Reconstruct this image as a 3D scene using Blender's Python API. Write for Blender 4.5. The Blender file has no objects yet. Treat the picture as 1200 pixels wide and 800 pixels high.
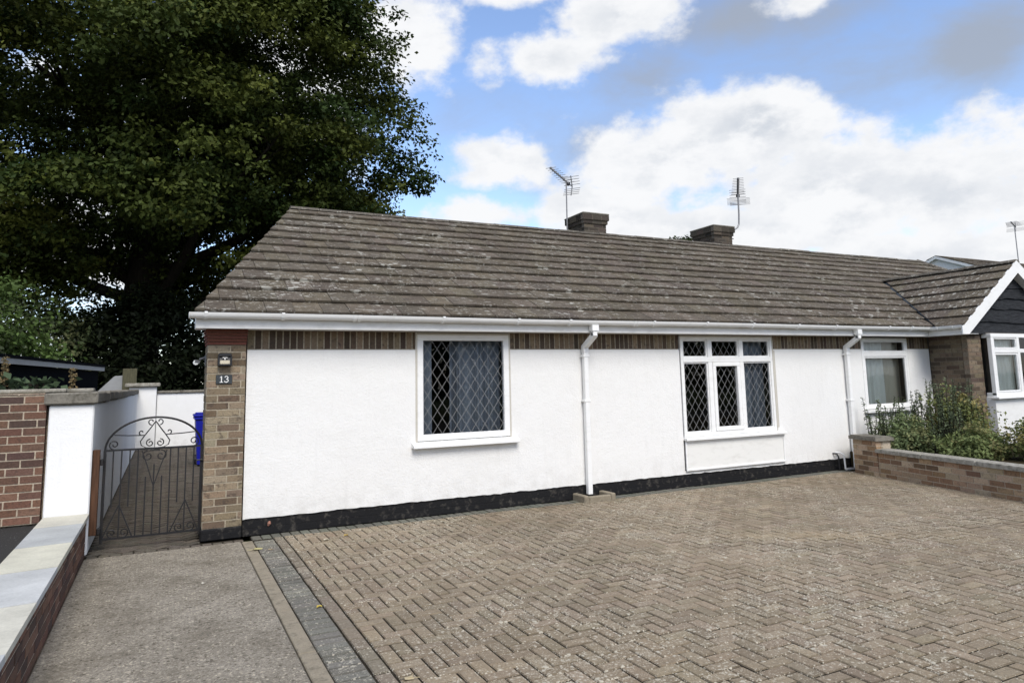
import bpy, math, random
import numpy as np
from mathutils import Vector, Matrix, noise
random.seed(7); rng = np.random.default_rng(11)
PI = math.pi
sc = bpy.context.scene
COL = sc.collection

# ------------------------------------------------------------------ helpers
def N3(x, y, z=0.0, s=1.0):
    return noise.noise(Vector((x*s, y*s, z*s)))

class MB:
    """collects polygons with a colour and a material slot each"""
    def __init__(self):
        self.v = []; self.f = []; self.c = []; self.m = []
    def poly(self, pts, col=(1, 1, 1), m=0):
        i = len(self.v); self.v += [tuple(p) for p in pts]
        self.f.append(tuple(range(i, i+len(pts)))); self.c.append(col); self.m.append(m)
    def hexa(self, p, col=(1, 1, 1), m=0, skip=()):
        """p: 8 corners, bottom 4 ccw then top 4"""
        i = len(self.v); self.v += [tuple(q) for q in p]
        fs = [(3, 2, 1, 0), (4, 5, 6, 7), (0, 1, 5, 4), (1, 2, 6, 5), (2, 3, 7, 6), (3, 0, 4, 7)]
        for k, f in enumerate(fs):
            if k in skip: continue
            self.f.append(tuple(i+a for a in f)); self.c.append(col); self.m.append(m)
    def box(self, x0, x1, y0, y1, z0, z1, col=(1, 1, 1), m=0, skip=()):
        self.hexa([(x0, y0, z0), (x1, y0, z0), (x1, y1, z0), (x0, y1, z0),
                   (x0, y0, z1), (x1, y0, z1), (x1, y1, z1), (x0, y1, z1)], col, m, skip)
    def cbox(self, x0, x1, y0, y1, z0, z1, b=.006, col=(1, 1, 1), m=0):
        """box with chamfered edges"""
        xs, ys, zs = (x0, x1), (y0, y1), (z0, z1)
        base = len(self.v); idx = {}
        for a in (0, 1):
            for c in (0, 1):
                for d in (0, 1):
                    s = [1 if q == 0 else -1 for q in (a, c, d)]
                    p = [xs[a], ys[c], zs[d]]
                    for ax in range(3):
                        q = list(p)
                        for o in range(3):
                            if o != ax: q[o] += s[o]*b
                        idx[(a, c, d, ax)] = len(self.v); self.v.append(tuple(q))
        def add(f): self.f.append(tuple(f)); self.c.append(col); self.m.append(m)
        I = lambda a, c, d, ax: idx[(a, c, d, ax)]
        for s in (0, 1):
            add([I(s, 0, 0, 0), I(s, 1, 0, 0), I(s, 1, 1, 0), I(s, 0, 1, 0)] if s else [I(s, 0, 0, 0), I(s, 0, 1, 0), I(s, 1, 1, 0), I(s, 1, 0, 0)])
            add([I(0, s, 0, 1), I(0, s, 1, 1), I(1, s, 1, 1), I(1, s, 0, 1)] if s else [I(0, s, 0, 1), I(1, s, 0, 1), I(1, s, 1, 1), I(0, s, 1, 1)])
            add([I(0, 0, s, 2), I(1, 0, s, 2), I(1, 1, s, 2), I(0, 1, s, 2)] if s else [I(0, 0, s, 2), I(0, 1, s, 2), I(1, 1, s, 2), I(1, 0, s, 2)])
        for a in (0, 1):
            for c in (0, 1):
                add([I(a, c, 0, 0), I(a, c, 1, 0), I(a, c, 1, 1), I(a, c, 0, 1)])
                add([I(a, 0, c, 0), I(a, 1, c, 0), I(a, 1, c, 2), I(a, 0, c, 2)])
                add([I(0, a, c, 1), I(1, a, c, 1), I(1, a, c, 2), I(0, a, c, 2)])
        for a in (0, 1):
            for c in (0, 1):
                for d in (0, 1):
                    add([I(a, c, d, 0), I(a, c, d, 1), I(a, c, d, 2)])
    def prism(self, pts, vec, col=(1, 1, 1), m=0):
        """closed polygon swept along vec"""
        a = [Vector(p) for p in pts]; v = Vector(vec); b = [p+v for p in a]
        n = len(a)
        self.poly(a[::-1], col, m); self.poly(b, col, m)
        for i in range(n):
            j = (i+1) % n
            self.poly([a[i], a[j], b[j], b[i]], col, m)
    def tube(self, path, r, n=6, col=(1, 1, 1), m=0, cap=True, sq=False):
        path = [Vector(p) for p in path]; rings = []
        rr = r if isinstance(r, (list, tuple)) else [r]*len(path)
        up = None
        for i, p in enumerate(path):
            t = (path[min(i+1, len(path)-1)]-path[max(i-1, 0)]).normalized()
            if up is None:
                up = Vector((0, 0, 1)) if abs(t.z) < .9 else Vector((0, 1, 0))
            s = t.cross(up)
            if s.length < 1e-4: s = t.cross(Vector((1, .1, 0)))
            s.normalize(); u = s.cross(t); up = u if abs(t.z) >= .9 else Vector((0, 0, 1))
            base = len(self.v)
            for k in range(n):
                a = 2*PI*(k+(.5 if n == 4 else 0))/n; q = rr[i]*(1.414 if n == 4 else 1)
                self.v.append(tuple(p+s*(q*math.cos(a))+u*(q*math.sin(a))))
            rings.append(base)
        for a, b in zip(rings, rings[1:]):
            for k in range(n):
                self.f.append((a+k, a+(k+1) % n, b+(k+1) % n, b+k)); self.c.append(col); self.m.append(m)
        if cap:
            self.f.append(tuple(rings[0]+k for k in range(n))[::-1]); self.c.append(col); self.m.append(m)
            self.f.append(tuple(rings[-1]+k for k in range(n))); self.c.append(col); self.m.append(m)
    def build(self, name, mats, parent=None, smooth=False):
        me = bpy.data.meshes.new(name); me.from_pydata(self.v, [], self.f); 
        if not isinstance(mats, (list, tuple)): mats = [mats]
        for m in mats: me.materials.append(m)
        if len(mats) > 1: me.polygons.foreach_set('material_index', self.m)
        at = me.attributes.new('col', 'FLOAT_COLOR', 'FACE')
        arr = np.ones((len(self.f), 4), 'f'); arr[:, :3] = np.array(self.c, 'f').reshape(-1, 3)
        at.data.foreach_set('color', arr.ravel())
        if smooth: me.polygons.foreach_set('use_smooth', [True]*len(self.f))
        me.update()
        o = bpy.data.objects.new(name, me); COL.objects.link(o)
        if parent is not None: put(o, parent)
        return o

def put(o, parent):
    """children are modelled in world coordinates; keep them there"""
    o.parent = parent
    o.matrix_parent_inverse = wm(parent).inverted()
def wm(o):
    m = Matrix.LocRotScale(o.location, o.rotation_euler, o.scale)
    return m if o.parent is None else wm(o.parent) @ o.matrix_parent_inverse @ m

def thing(name, label, cat, loc=(0, 0, 0), group=None):
    o = bpy.data.objects.new(name, None); o.empty_display_size = .2; COL.objects.link(o); o.location = loc
    return tag(o, label, cat, group)
def tag(o, label, cat, group=None, kind=None):
    o['label'] = label; o['category'] = cat
    if group: o['group'] = group
    if kind: o['kind'] = kind
    return o
def struct(o, kind='structure', label=None, cat=None):
    o['kind'] = kind
    if label: o['label'] = label; o['category'] = cat
    return o

# ------------------------------------------------------------------ materials
class MT:
    def __init__(self, name, rough=.8, spec=.3):
        self.m = bpy.data.materials.new(name); self.m.use_nodes = True
        self.t = self.m.node_tree; self.n = self.t.nodes; self.b = self.n['Principled BSDF']
        self.b.inputs['Roughness'].default_value = rough
        self.b.inputs['Specular IOR Level'].default_value = spec
        self.co = None
    def link(self, a, b): self.t.links.new(a, b)
    def coord(self):
        if self.co is None: self.co = self.n.new('ShaderNodeTexCoord')
        return self.co.outputs['Object']
    def attr(self, name='col'):
        a = self.n.new('ShaderNodeAttribute'); a.attribute_name = name; return a.outputs['Color']
    def noise(self, scale, detail=4, rough=.55, vec=None, dist=0, stretch=None):
        t = self.n.new('ShaderNodeTexNoise'); t.inputs['Scale'].default_value = scale
        t.inputs['Detail'].default_value = detail; t.inputs['Roughness'].default_value = rough
        t.inputs['Distortion'].default_value = dist
        src = vec or self.coord()
        if stretch:
            mp = self.n.new('ShaderNodeMapping'); mp.inputs['Scale'].default_value = stretch
            self.link(src, mp.inputs['Vector']); src = mp.outputs['Vector']
        self.link(src, t.inputs['Vector']); return t.outputs['Fac']
    def vor(self, scale, feature='F1', rand=1.0, out='Distance', stretch=None):
        t = self.n.new('ShaderNodeTexVoronoi'); t.inputs['Scale'].default_value = scale; t.feature = feature
        t.inputs['Randomness'].default_value = rand
        src = self.coord()
        if stretch:
            mp = self.n.new('ShaderNodeMapping'); mp.inputs['Scale'].default_value = stretch
            self.link(src, mp.inputs['Vector']); src = mp.outputs['Vector']
        self.link(src, t.inputs['Vector']); return t.outputs[out]
    def chips(self, scale, drift, lo, hi, size=.34, stretch=None):
        """flake mask: irregular spots, more of them where drift is high"""
        t = self.n.new('ShaderNodeTexVoronoi'); t.inputs['Scale'].default_value = scale
        wob = self.n.new('ShaderNodeTexNoise'); wob.inputs['Scale'].default_value = scale*1.6; wob.inputs['Detail'].default_value = 2
        src = self.coord()
        if stretch:
            mp = self.n.new('ShaderNodeMapping'); mp.inputs['Scale'].default_value = stretch; self.link(src, mp.inputs['Vector']); src = mp.outputs['Vector']
        self.link(src, wob.inputs['Vector'])
        off = self.n.new('ShaderNodeVectorMath'); off.operation = 'MULTIPLY_ADD'; self.link(wob.outputs['Color'], off.inputs[0]); k = 1.0/scale; off.inputs[1].default_value = (k, k, k); self.link(src, off.inputs[2])
        self.link(off.outputs[0], t.inputs['Vector'])
        sp = self.n.new('ShaderNodeSeparateColor'); self.link(t.outputs['Color'], sp.inputs[0])
        on = self.ramp(self.math('ADD', sp.outputs[0], drift), lo, hi)
        rad = self.math('MULTIPLY', sp.outputs[1], size)
        inside = self.ramp(self.math('SUBTRACT', self.math('ADD', rad, .12), t.outputs['Distance']), .0, .10)
        return self.math('MULTIPLY', on, inside)
    def ramp(self, fac, a, b, ca=(0, 0, 0), cb=(1, 1, 1)):
        r = self.n.new('ShaderNodeValToRGB'); e = r.color_ramp.elements
        e[0].position = a; e[1].position = b; e[0].color = (*ca, 1); e[1].color = (*cb, 1)
        self.link(fac, r.inputs['Fac']); return r.outputs['Color']
    def math(self, op, a, b=None):
        x = self.n.new('ShaderNodeMath'); x.operation = op
        for i, q in enumerate((a, b)):
            if q is None: continue
            if isinstance(q, (int, float)): x.inputs[i].default_value = q
            else: self.link(q, x.inputs[i])
        return x.outputs[0]
    def mix(self, fac, a, b, mode='MIX'):
        x = self.n.new('ShaderNodeMix'); x.data_type = 'RGBA'; x.blend_type = mode
        for sock, q in ((x.inputs['Factor'], fac), (x.inputs['A'], a), (x.inputs['B'], b)):
            if isinstance(q, tuple): sock.default_value = (*q, 1)
            elif isinstance(q, (int, float)): sock.default_value = q
            else: self.link(q, sock)
        return x.outputs['Result']
    def color(self, c):
        if isinstance(c, tuple): self.b.inputs['Base Color'].default_value = (*c, 1)
        else: self.link(c, self.b.inputs['Base Color'])
        return self
    def bump(self, h, strength=.3, dist=.01):
        b = self.n.new('ShaderNodeBump'); b.inputs['Strength'].default_value = strength
        b.inputs['Distance'].default_value = dist
        self.link(h, b.inputs['Height']); self.link(b.outputs['Normal'], self.b.inputs['Normal']); return self

def brick_mat(name, speck=.5, dark=(.045, .035, .03), dscale=22):
    t = MT(name, .9, .2)
    n1 = t.noise(60, 5); n2 = t.noise(dscale, 3, .6)
    c = t.mix(1.0, t.attr(), t.ramp(n1, .25, .8, (.72, .72, .72), (1.2, 1.2, 1.2)), 'MULTIPLY')
    c = t.mix(t.math('MULTIPLY', t.ramp(n2, .56, .64), speck), c, dark)
    t.color(c); t.bump(t.math('ADD', n1, t.noise(150, 2)), .5, .006); return t.m
M_BRICK = brick_mat('tan_brick', .6, (.06, .046, .038), 16)
M_RED = brick_mat('red_brick', .35)
M_LOWB = brick_mat('mixed_brick', .35)
M_CHIM = brick_mat('chimney_brick', .4)
def mortar(name, c):
    t = MT(name, .95, .1); n = t.noise(40, 4)
    t.color(t.mix(1.0, c, t.ramp(n, .3, .75, (.65, .65, .65), (1.15, 1.15, 1.15)), 'MULTIPLY')); t.bump(n, .4, .004); return t.m
M_MORT = mortar('mortar', (.40, .35, .265)); M_MORTL = mortar('pale_mortar', (.46, .39, .30)); M_MORTD = mortar('dark_mortar', (.20, .17, .13)); M_MORTC = mortar('sooty_mortar', (.16, .14, .115))

def render_mat(name='white_render', base=(.765, .76, .74), scale=42, b=.5):
    t = MT(name, .9, .15)
    big = t.noise(.9, 6, .7); n = t.noise(scale, 4, .6); fine = t.noise(scale*3, 3)
    c = t.mix(t.math('MULTIPLY', t.ramp(big, .46, .62), .16), base, (.62, .61, .58))
    streak = t.noise(3, 5, .65, stretch=(4, 4, .35))
    c = t.mix(t.math('MULTIPLY', t.ramp(streak, .56, .75), .13), c, (.42, .41, .38))
    sp = t.noise(90, 2); c = t.mix(t.math('MULTIPLY', t.ramp(sp, .72, .76), .4), c, (.4, .38, .34))
    # splash dirt low on the wall
    sx = t.n.new('ShaderNodeSeparateXYZ'); t.link(t.coord(), sx.inputs[0])
    lowz = t.ramp(sx.outputs['Z'], .16, .5, (1, 1, 1), (0, 0, 0))
    c = t.mix(t.math('MULTIPLY', t.math('MULTIPLY', lowz, t.ramp(t.noise(6, 5, .7), .42, .66)), .34), c, (.42, .40, .36))
    t.color(c); t.bump(t.math('ADD', t.math('ADD', t.math('MULTIPLY', n, .6), t.math('MULTIPLY', fine, .5)), t.math('MULTIPLY', t.noise(5, 4, .6), 1.2)), b, .014); return t.m
M_RENDER = render_mat()
M_WALLW = render_mat('painted_masonry', (.80, .80, .79), 22, .3)

t = MT('black_paint', .7, .15); n = t.noise(14, 5, .65); n2 = t.noise(4, 4)
c = t.mix(t.math('MULTIPLY', t.ramp(n, .54, .70), .55), (.012, .012, .013), (.11, .10, .085)); c = t.mix(t.math('MULTIPLY', t.chips(34, t.math('MULTIPLY', n2, .5), 1.06, 1.12), .7), c, (.22, .20, .17))
bk = t.n.new('ShaderNodeTexBrick'); mp = t.n.new('ShaderNodeMapping'); mp.inputs['Rotation'].default_value = (PI/2, 0, 0)
t.link(t.coord(), mp.inputs['Vector']); t.link(mp.outputs[0], bk.inputs['Vector'])
bk.inputs['Scale'].default_value = 1; bk.inputs['Brick Width'].default_value = .225; bk.inputs['Row Height'].default_value = .075; bk.inputs['Mortar Size'].default_value = .006
t.color(c); t.bump(t.math('SUBTRACT', n, bk.outputs['Fac']), .6, .01); M_PLINTH = t.m

def plastic(name, base, rough=.35, dirt=.25, dcol=(.35, .33, .28)):
    t = MT(name, rough, .45); n = t.noise(5, 5, .65, stretch=(1, 1, 2.5)); n2 = t.noise(40, 3)
    c = t.mix(t.math('MULTIPLY', t.ramp(n, .5, .8), dirt), base, dcol)
    c = t.mix(t.math('MULTIPLY', t.ramp(n2, .68, .75), dirt), c, dcol)
    t.color(c); return t.m
M_UPVC = plastic('white_upvc', (.80, .80, .785)); M_FASCIA = plastic('white_fascia', (.76, .755, .735), .45, .35)
M_CREAM = plastic('cream_panel', (.74, .735, .70), .5, .3)
M_TRIM = plastic('putty_trim', (.50, .47, .41), .6, .4)
M_BLACKP = plastic('black_plastic', (.015, .015, .017), .4, .1, (.06, .06, .06))
M_BLUE = plastic('blue_plastic', (.006, .012, .30), .4, .15, (.05, .06, .2))
M_LENS = plastic('frosted_lens', (.55, .50, .38), .3, .1)
M_SLATE = plastic('slate', (.03, .037, .042), .5, .2, (.08, .08, .08))
M_PAINTW = plastic('white_paint', (.78, .78, .76), .5, .2)
M_GREYM = plastic('grey_metal', (.16, .16, .165), .5, .3, (.08, .07, .06))
M_ALU = plastic('aerial_alloy', (.22, .22, .23), .45, .3, (.1, .1, .1))
M_IRON = plastic('wrought_iron', (.010, .010, .011), .5, .3, (.05, .03, .02))
M_SHED = plastic('dark_cladding', (.004, .005, .008), .95, .1, (.012, .012, .012)); M_SHED.node_tree.nodes['Principled BSDF'].inputs['Specular IOR Level'].default_value = .04
M_TRIMG = plastic('grey_trim', (.30, .31, .32), .6, .4, (.16, .16, .16))

t = MT('lead', .6, .4); t.color((.30, .30, .295)); M_LEAD = t.m
def glass():
    m = bpy.data.materials.new('window_glass'); m.use_nodes = True; T = m.node_tree; T.nodes.clear()
    o = T.nodes.new('ShaderNodeOutputMaterial'); tr = T.nodes.new('ShaderNodeBsdfTransparent'); g = T.nodes.new('ShaderNodeBsdfGlossy')
    fr = T.nodes.new('ShaderNodeFresnel'); fr.inputs['IOR'].default_value = 1.55
    g.inputs['Roughness'].default_value = .0; tr.inputs['Color'].default_value = (.86, .90, .90, 1)
    mx = T.nodes.new('ShaderNodeMixShader'); T.links.new(fr.outputs[0], mx.inputs[0]); T.links.new(tr.outputs[0], mx.inputs[1]); T.links.new(g.outputs[0], mx.inputs[2])
    # slight waviness of old panes
    n = T.nodes.new('ShaderNodeTexNoise'); n.inputs['Scale'].default_value = 3; b = T.nodes.new('ShaderNodeBump'); b.inputs['Strength'].default_value = .05; b.inputs['Distance'].default_value = .02
    tc = T.nodes.new('ShaderNodeTexCoord'); T.links.new(tc.outputs['Object'], n.inputs['Vector']); T.links.new(n.outputs['Fac'], b.inputs['Height']); T.links.new(b.outputs[0], g.inputs['Normal'])
    T.links.new(mx.outputs[0], o.inputs[0]); return m
M_GLASS = glass()
def cloth(name, c):
    t = MT(name, .95, .1); n = t.noise(220, 2); t.color(t.mix(1.0, c, t.ramp(n, .3, .7, (.85, .85, .85), (1.1, 1.1, 1.1)), 'MULTIPLY')); return t.m
M_CURT = cloth('blue_curtain', (.33, .355, .41)); M_CURTB = cloth('beige_curtain', (.60, .55, .45)); M_NET = cloth('net_curtain', (.86, .87, .82))
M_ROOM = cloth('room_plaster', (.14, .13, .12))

def tile_mat():
    t = MT('concrete_tile', .95, .12)
    n1 = t.noise(9, 6, .7); n2 = t.noise(70, 4, .6)
    c = t.mix(1.0, t.attr(), t.ramp(n1, .25, .8, (.62, .62, .64), (1.28, 1.26, 1.2)), 'MULTIPLY')
    c = t.mix(1.0, c, t.ramp(n2, .25, .8, (.7, .7, .7), (1.25, 1.25, 1.25)), 'MULTIPLY')
    # lichen: pale rosettes gathered in drifts
    drift = t.noise(.9, 4, .6); spot = t.noise(16, 4, .62, stretch=(.6, 1, 1)); small = t.noise(45, 3, .6)
    thr = t.math('ADD', t.math('MULTIPLY', drift, .16), spot)
    c = t.mix(t.math('MULTIPLY', t.ramp(thr, .66, .735), .85), c, (.25, .235, .20))
    c = t.mix(t.math('MULTIPLY', t.ramp(t.math('ADD', small, t.math('MULTIPLY', drift, .10)), .70, .75), .8), c, (.34, .33, .29))
    moss = t.noise(30, 3); c = t.mix(t.math('MULTIPLY', t.ramp(moss, .66, .72), .7), c, (.03, .03, .02))
    # white bird-lime and lichen patches with their own places on the roof
    tot = None
    for (px, py, pz, r, k) in ((1.36, .42, 2.75, .42, .95), (1.02, .18, 2.61, .42, .42), (1.75, .45, 2.77, .5, .34), (13.2, .1, 3.0, 1.1, .40), (12.9, -.5, 2.8, .9, .34), (9.5, .3, 2.7, .9, .22), (11.4, .2, 2.6, 1.2, .28), (6.3, .6, 2.85, .9, .16), (2.6, 1.2, 3.2, .9, .20), (4.2, 2.0, 3.6, 1.0, .16)):
        d = t.n.new('ShaderNodeVectorMath'); d.operation = 'DISTANCE'; t.link(t.coord(), d.inputs[0]); d.inputs[1].default_value = (px, py, pz)
        near = t.math('MULTIPLY', t.ramp(t.math('DIVIDE', d.outputs['Value'], r), .0, 1.0, (1, 1, 1), (0, 0, 0)), k)
        tot = near if tot is None else t.math('MAXIMUM', tot, near)
    dr = t.math('ADD', tot, t.math('MULTIPLY', t.math('SUBTRACT', drift, .5), .5))
    c = t.mix(t.math('MULTIPLY', t.chips(13, dr, .95, 1.02, .48, (.8, 1, 1)), .66), c, (.46, .45, .40))
    c = t.mix(t.math('MULTIPLY', t.chips(30, dr, .86, .94, .46), .6), c, (.38, .365, .32))
    t.color(c); t.bump(t.math('ADD', n1, n2), .6, .012); return t.m
M_TILE = tile_mat()

def paver_mat(name='block_paver', lich=1.0):
    t = MT(name, .92, .2)
    n1 = t.noise(45, 5, .65); n2 = t.noise(160, 3, .6); big = t.noise(.55, 4, .6)
    c = t.mix(1.0, t.attr(), t.ramp(n1, .25, .8, (.70, .70, .70), (1.24, 1.24, 1.24)), 'MULTIPLY')
    c = t.mix(1.0, c, t.ramp(n2, .3, .75, (.72, .72, .72), (1.22, 1.22, 1.22)), 'MULTIPLY')
    mid = t.noise(2.2, 4, .65)
    d = t.math('ADD', t.math('MULTIPLY', t.math('SUBTRACT', big, .5), 1.7), t.math('MULTIPLY', t.math('SUBTRACT', mid, .5), 1.2))
    c = t.mix(t.math('MULTIPLY', t.chips(58, d, .66, .74, .46), .85*lich), c, (.47, .43, .345))
    c = t.mix(t.math('MULTIPLY', t.chips(105, d, .58, .66, .44), .75*lich), c, (.43, .39, .31))
    c = t.mix(t.math('MULTIPLY', t.chips(30, d, .93, 1.0, .42), .8*lich), c, (.45, .42, .34))
    dk = t.noise(3.1, 5, .7); c = t.mix(t.math('MULTIPLY', t.ramp(dk, .58, .75), .35), c, (.055, .047, .037))
    t.color(c); t.bump(t.math('ADD', n1, n2), .55, .006); return t.m
M_PAVER = paver_mat(); M_PAVERD = paver_mat('dark_paver', .75); M_PAVERG = paver_mat('wall_paver', .2); M_PAVERW = paver_mat('passage_paver', .15)
t = MT('joint_soil', 1, .05); t.color(t.ramp(t.noise(30, 5), .3, .75, (.018, .015, .011), (.05, .043, .032))); M_JOINT = t.m
t = MT('old_concrete', .95, .15)
n1 = t.noise(110, 4, .6); n2 = t.noise(1.6, 5, .65); ag = t.vor(95); n4 = t.noise(30, 4, .6)
c = t.ramp(n2, .3, .75, (.225, .198, .155), (.325, .292, .238))
c = t.mix(1.0, c, t.ramp(n4, .25, .8, (.62, .62, .62), (1.3, 1.3, 1.3)), 'MULTIPLY')
c = t.mix(1.0, c, t.ramp(n1, .28, .75, (.45, .45, .45), (1.45, 1.45, 1.45)), 'MULTIPLY')
c = t.mix(t.math('MULTIPLY', t.ramp(t.noise(70, 2, .5), .66, .70), .8), c, (.40, .37, .30))
dd = t.math('SUBTRACT', t.noise(.9, 5, .65), .5)
c = t.mix(t.math('MULTIPLY', t.chips(52, t.math('MULTIPLY', dd, 1.2), .60, .70, .46), .8), c, (.46, .41, .32))
c = t.mix(t.math('MULTIPLY', t.chips(40, t.math('MULTIPLY', dd, -1.2), .62, .72, .46), .75), c, (.075, .062, .045))
c = t.mix(t.math('MULTIPLY', t.ramp(t.noise(2.6, 6, .72), .48, .66), .55), c, (.095, .08, .058))
t.color(c); t.bump(t.math('ADD', n1, n4), .8, .008); M_CONC = t.m
def stone(name, a, b, sc_=6, moss=0.0):
    t = MT(name, .9, .2); n = t.noise(sc_, 6, .65); n2 = t.noise(90, 3)
    c = t.mix(1.0, t.ramp(n, .3, .75, a, b), t.ramp(n2, .25, .8, (.8, .8, .8), (1.15, 1.15, 1.15)), 'MULTIPLY')
    if moss: c = t.mix(t.math('MULTIPLY', t.ramp(t.noise(14, 5, .65), .5, .68), moss), c, (.045, .042, .03))
    t.color(c); t.bump(t.math('ADD', n, n2), .4, .006); return t.m
M_COPE = stone('weathered_coping', (.13, .12, .10), (.27, .25, .21), 9, .7)
M_COPEL = stone('lichened_coping', (.20, .185, .15), (.42, .40, .35), 16, .5)
M_EDGE = stone('mortar_edging', (.20, .172, .125), (.33, .285, .215), 7, .6)
t = MT('slab_stone', .85, .25); n = t.noise(3, 6, .65); n2 = t.noise(70, 3)
t.color(t.mix(1.0, t.mix(1.0, t.attr(), t.ramp(n, .3, .75, (.8, .8, .8), (1.12, 1.12, 1.12)), 'MULTIPLY'), t.ramp(n2, .25, .8, (.9, .9, .9), (1.08, 1.08, 1.08)), 'MULTIPLY')); t.bump(n, .25, .004); M_SLAB = t.m
t = MT('asphalt', .95, .15); n = t.noise(120, 3); t.color(t.mix(t.ramp(t.noise(60, 2), .7, .74), t.ramp(n, .3, .7, (.02, .02, .02), (.05, .048, .045)), (.2, .2, .19))); t.bump(n, .6, .006); M_ASPH = t.m
t = MT('soil', 1, .05); n = t.noise(12, 6, .7); t.color(t.ramp(n, .3, .75, (.025, .02, .012), (.07, .055, .03))); t.bump(n, .8, .03); M_SOIL = t.m
t = MT('grass_ground', 1, .05); n = t.noise(3, 6, .7); t.color(t.ramp(n, .3, .75, (.025, .035, .012), (.06, .075, .03))); t.bump(n, .8, .03); M_GRASS = t.m
def wood(name, a, b):
    t = MT(name, .8, .25); n = t.noise(10, 5, .6, stretch=(6, 6, .5)); t.color(t.ramp(n, .3, .7, a, b)); t.bump(n, .4, .004); return t.m
M_POST = wood('stained_timber', (.045, .022, .012), (.10, .048, .026)); M_FENCEW = wood('weathered_timber', (.05, .05, .03), (.11, .10, .06))
t = MT('black_boards', .85, .1); n = t.noise(7, 5, .65, stretch=(1.2, 1, 8)); t.color(t.ramp(n, .3, .75, (.012, .013, .015), (.045, .048, .053))); t.bump(n, .7, .012); M_WANEY = t.m
M_CLAY = brick_mat('red_tile_corbel', .15)

def leaf_mat(name, trans=.25, rough=.5, spec=.3):
    m = bpy.data.materials.new(name); m.use_nodes = True; T = m.node_tree; b = T.nodes['Principled BSDF']; out = T.nodes['Material Output']
    a = T.nodes.new('ShaderNodeAttribute'); a.attribute_name = 'col'
    b.inputs['Roughness'].default_value = rough; b.inputs['Specular IOR Level'].default_value = spec
    T.links.new(a.outputs['Color'], b.inputs['Base Color'])
    tl = T.nodes.new('ShaderNodeBsdfTranslucent'); T.links.new(a.outputs['Color'], tl.inputs['Color'])
    mx = T.nodes.new('ShaderNodeMixShader'); mx.inputs[0].default_value = trans
    T.links.new(b.outputs[0], mx.inputs[1]); T.links.new(tl.outputs[0], mx.inputs[2]); T.links.new(mx.outputs[0], out.inputs[0]); return m
M_LEAF = leaf_mat('tree_leaf', .2, .6, .12); M_LEAFS = leaf_mat('shrub_leaf', .25, .6, .15)
t = MT('bark', .95, .1); n = t.noise(6, 6, .7, stretch=(3, 3, .6)); t.color(t.ramp(n, .3, .75, (.010, .009, .007), (.04, .034, .026))); t.bump(n, 1, .03); M_BARK = t.m

# ------------------------------------------------------------------ brick and block builders
def vary(c, k=.12, hue=.04):
    f = 1+random.uniform(-k, k)
    return tuple(max(0, a*f*(1+random.uniform(-hue, hue))) for a in c)
def pal(cols, k=.14):
    return lambda: vary(random.choice(cols), k)
P_TAN = pal([(.255, .205, .138), (.24, .19, .128), (.28, .23, .16), (.20, .155, .105), (.225, .175, .118), (.265, .212, .148), (.13, .095, .065), (.17, .13, .09)], .10)
P_RED = pal([(.16, .088, .06), (.14, .076, .054), (.175, .10, .07), (.085, .053, .043), (.13, .075, .055)])
P_LOW = pal([(.31, .215, .135), (.35, .255, .17), (.24, .145, .09), (.17, .11, .072), (.40, .31, .215), (.28, .175, .105)])
P_RET = pal([(.17, .13, .09), (.185, .142, .10), (.155, .118, .082), (.20, .155, .11), (.095, .07, .052)])
P_CHIM = pal([(.062, .052, .042), (.085, .07, .055), (.045, .039, .032), (.10, .084, .064)])

def bricks(mb, org, u, n, W, H, palette, L=.225, C=.075, j=.013, dep=.06, soldier=False, off=0.0, mort=1, ends=True):
    """brick skin: org = lower corner on the outer face, u along, n outward; mortar sheet set back"""
    org, u, n = Vector(org), Vector(u).normalized(), Vector(n).normalized(); z = Vector((0, 0, 1))
    if soldier: L, C = C, L
    rows = max(1, round(H/C)); C = H/rows
    def blk(a, b, c0, c1, f, m, col):
        p = lambda s, d, h: org+u*s+n*d+z*h
        if u.cross(-n).z > 0:
            q = [p(a, f, c0), p(b, f, c0), p(b, -dep, c0), p(a, -dep, c0), p(a, f, c1), p(b, f, c1), p(b, -dep, c1), p(a, -dep, c1)]
        else:
            q = [p(b, f, c0), p(a, f, c0), p(a, -dep, c0), p(b, -dep, c0), p(b, f, c1), p(a, f, c1), p(a, -dep, c1), p(b, -dep, c1)]
        mb.hexa(q, col, m)
    for r in range(rows):
        x = -((off+(r % 2)*.5) % 1.0)*L if not soldier else 0
        while x < W-.002:
            a, b = max(0, x), min(W, x+L)
            a2, b2 = (a+(j/2 if x >= 0 else 0)), (b-(j/2 if x+L < W else 0))
            if b2-a2 > .012:
                blk(a2, b2, r*C+j/2, (r+1)*C-j/2, random.uniform(-.002, .002), 0, palette())
            x += L
    p0 = 0.0; e = .003
    dep -= .002
    blk(p0+e, W-e, 0, H, -.0045, mort, (1, 1, 1))

def half_clip(poly, a, b, c):
    """keep the part of a 2-d polygon where a*u+b*v <= c"""
    out = []
    for i in range(len(poly)):
        p, q = poly[i], poly[(i+1) % len(poly)]
        dp, dq = a*p[0]+b*p[1]-c, a*q[0]+b*q[1]-c
        if dp <= 0: out.append(p)
        if (dp < 0 < dq) or (dq < 0 < dp):
            t = dp/(dp-dq); out.append((p[0]+(q[0]-p[0])*t, p[1]+(q[1]-p[1])*t))
    return out

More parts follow.
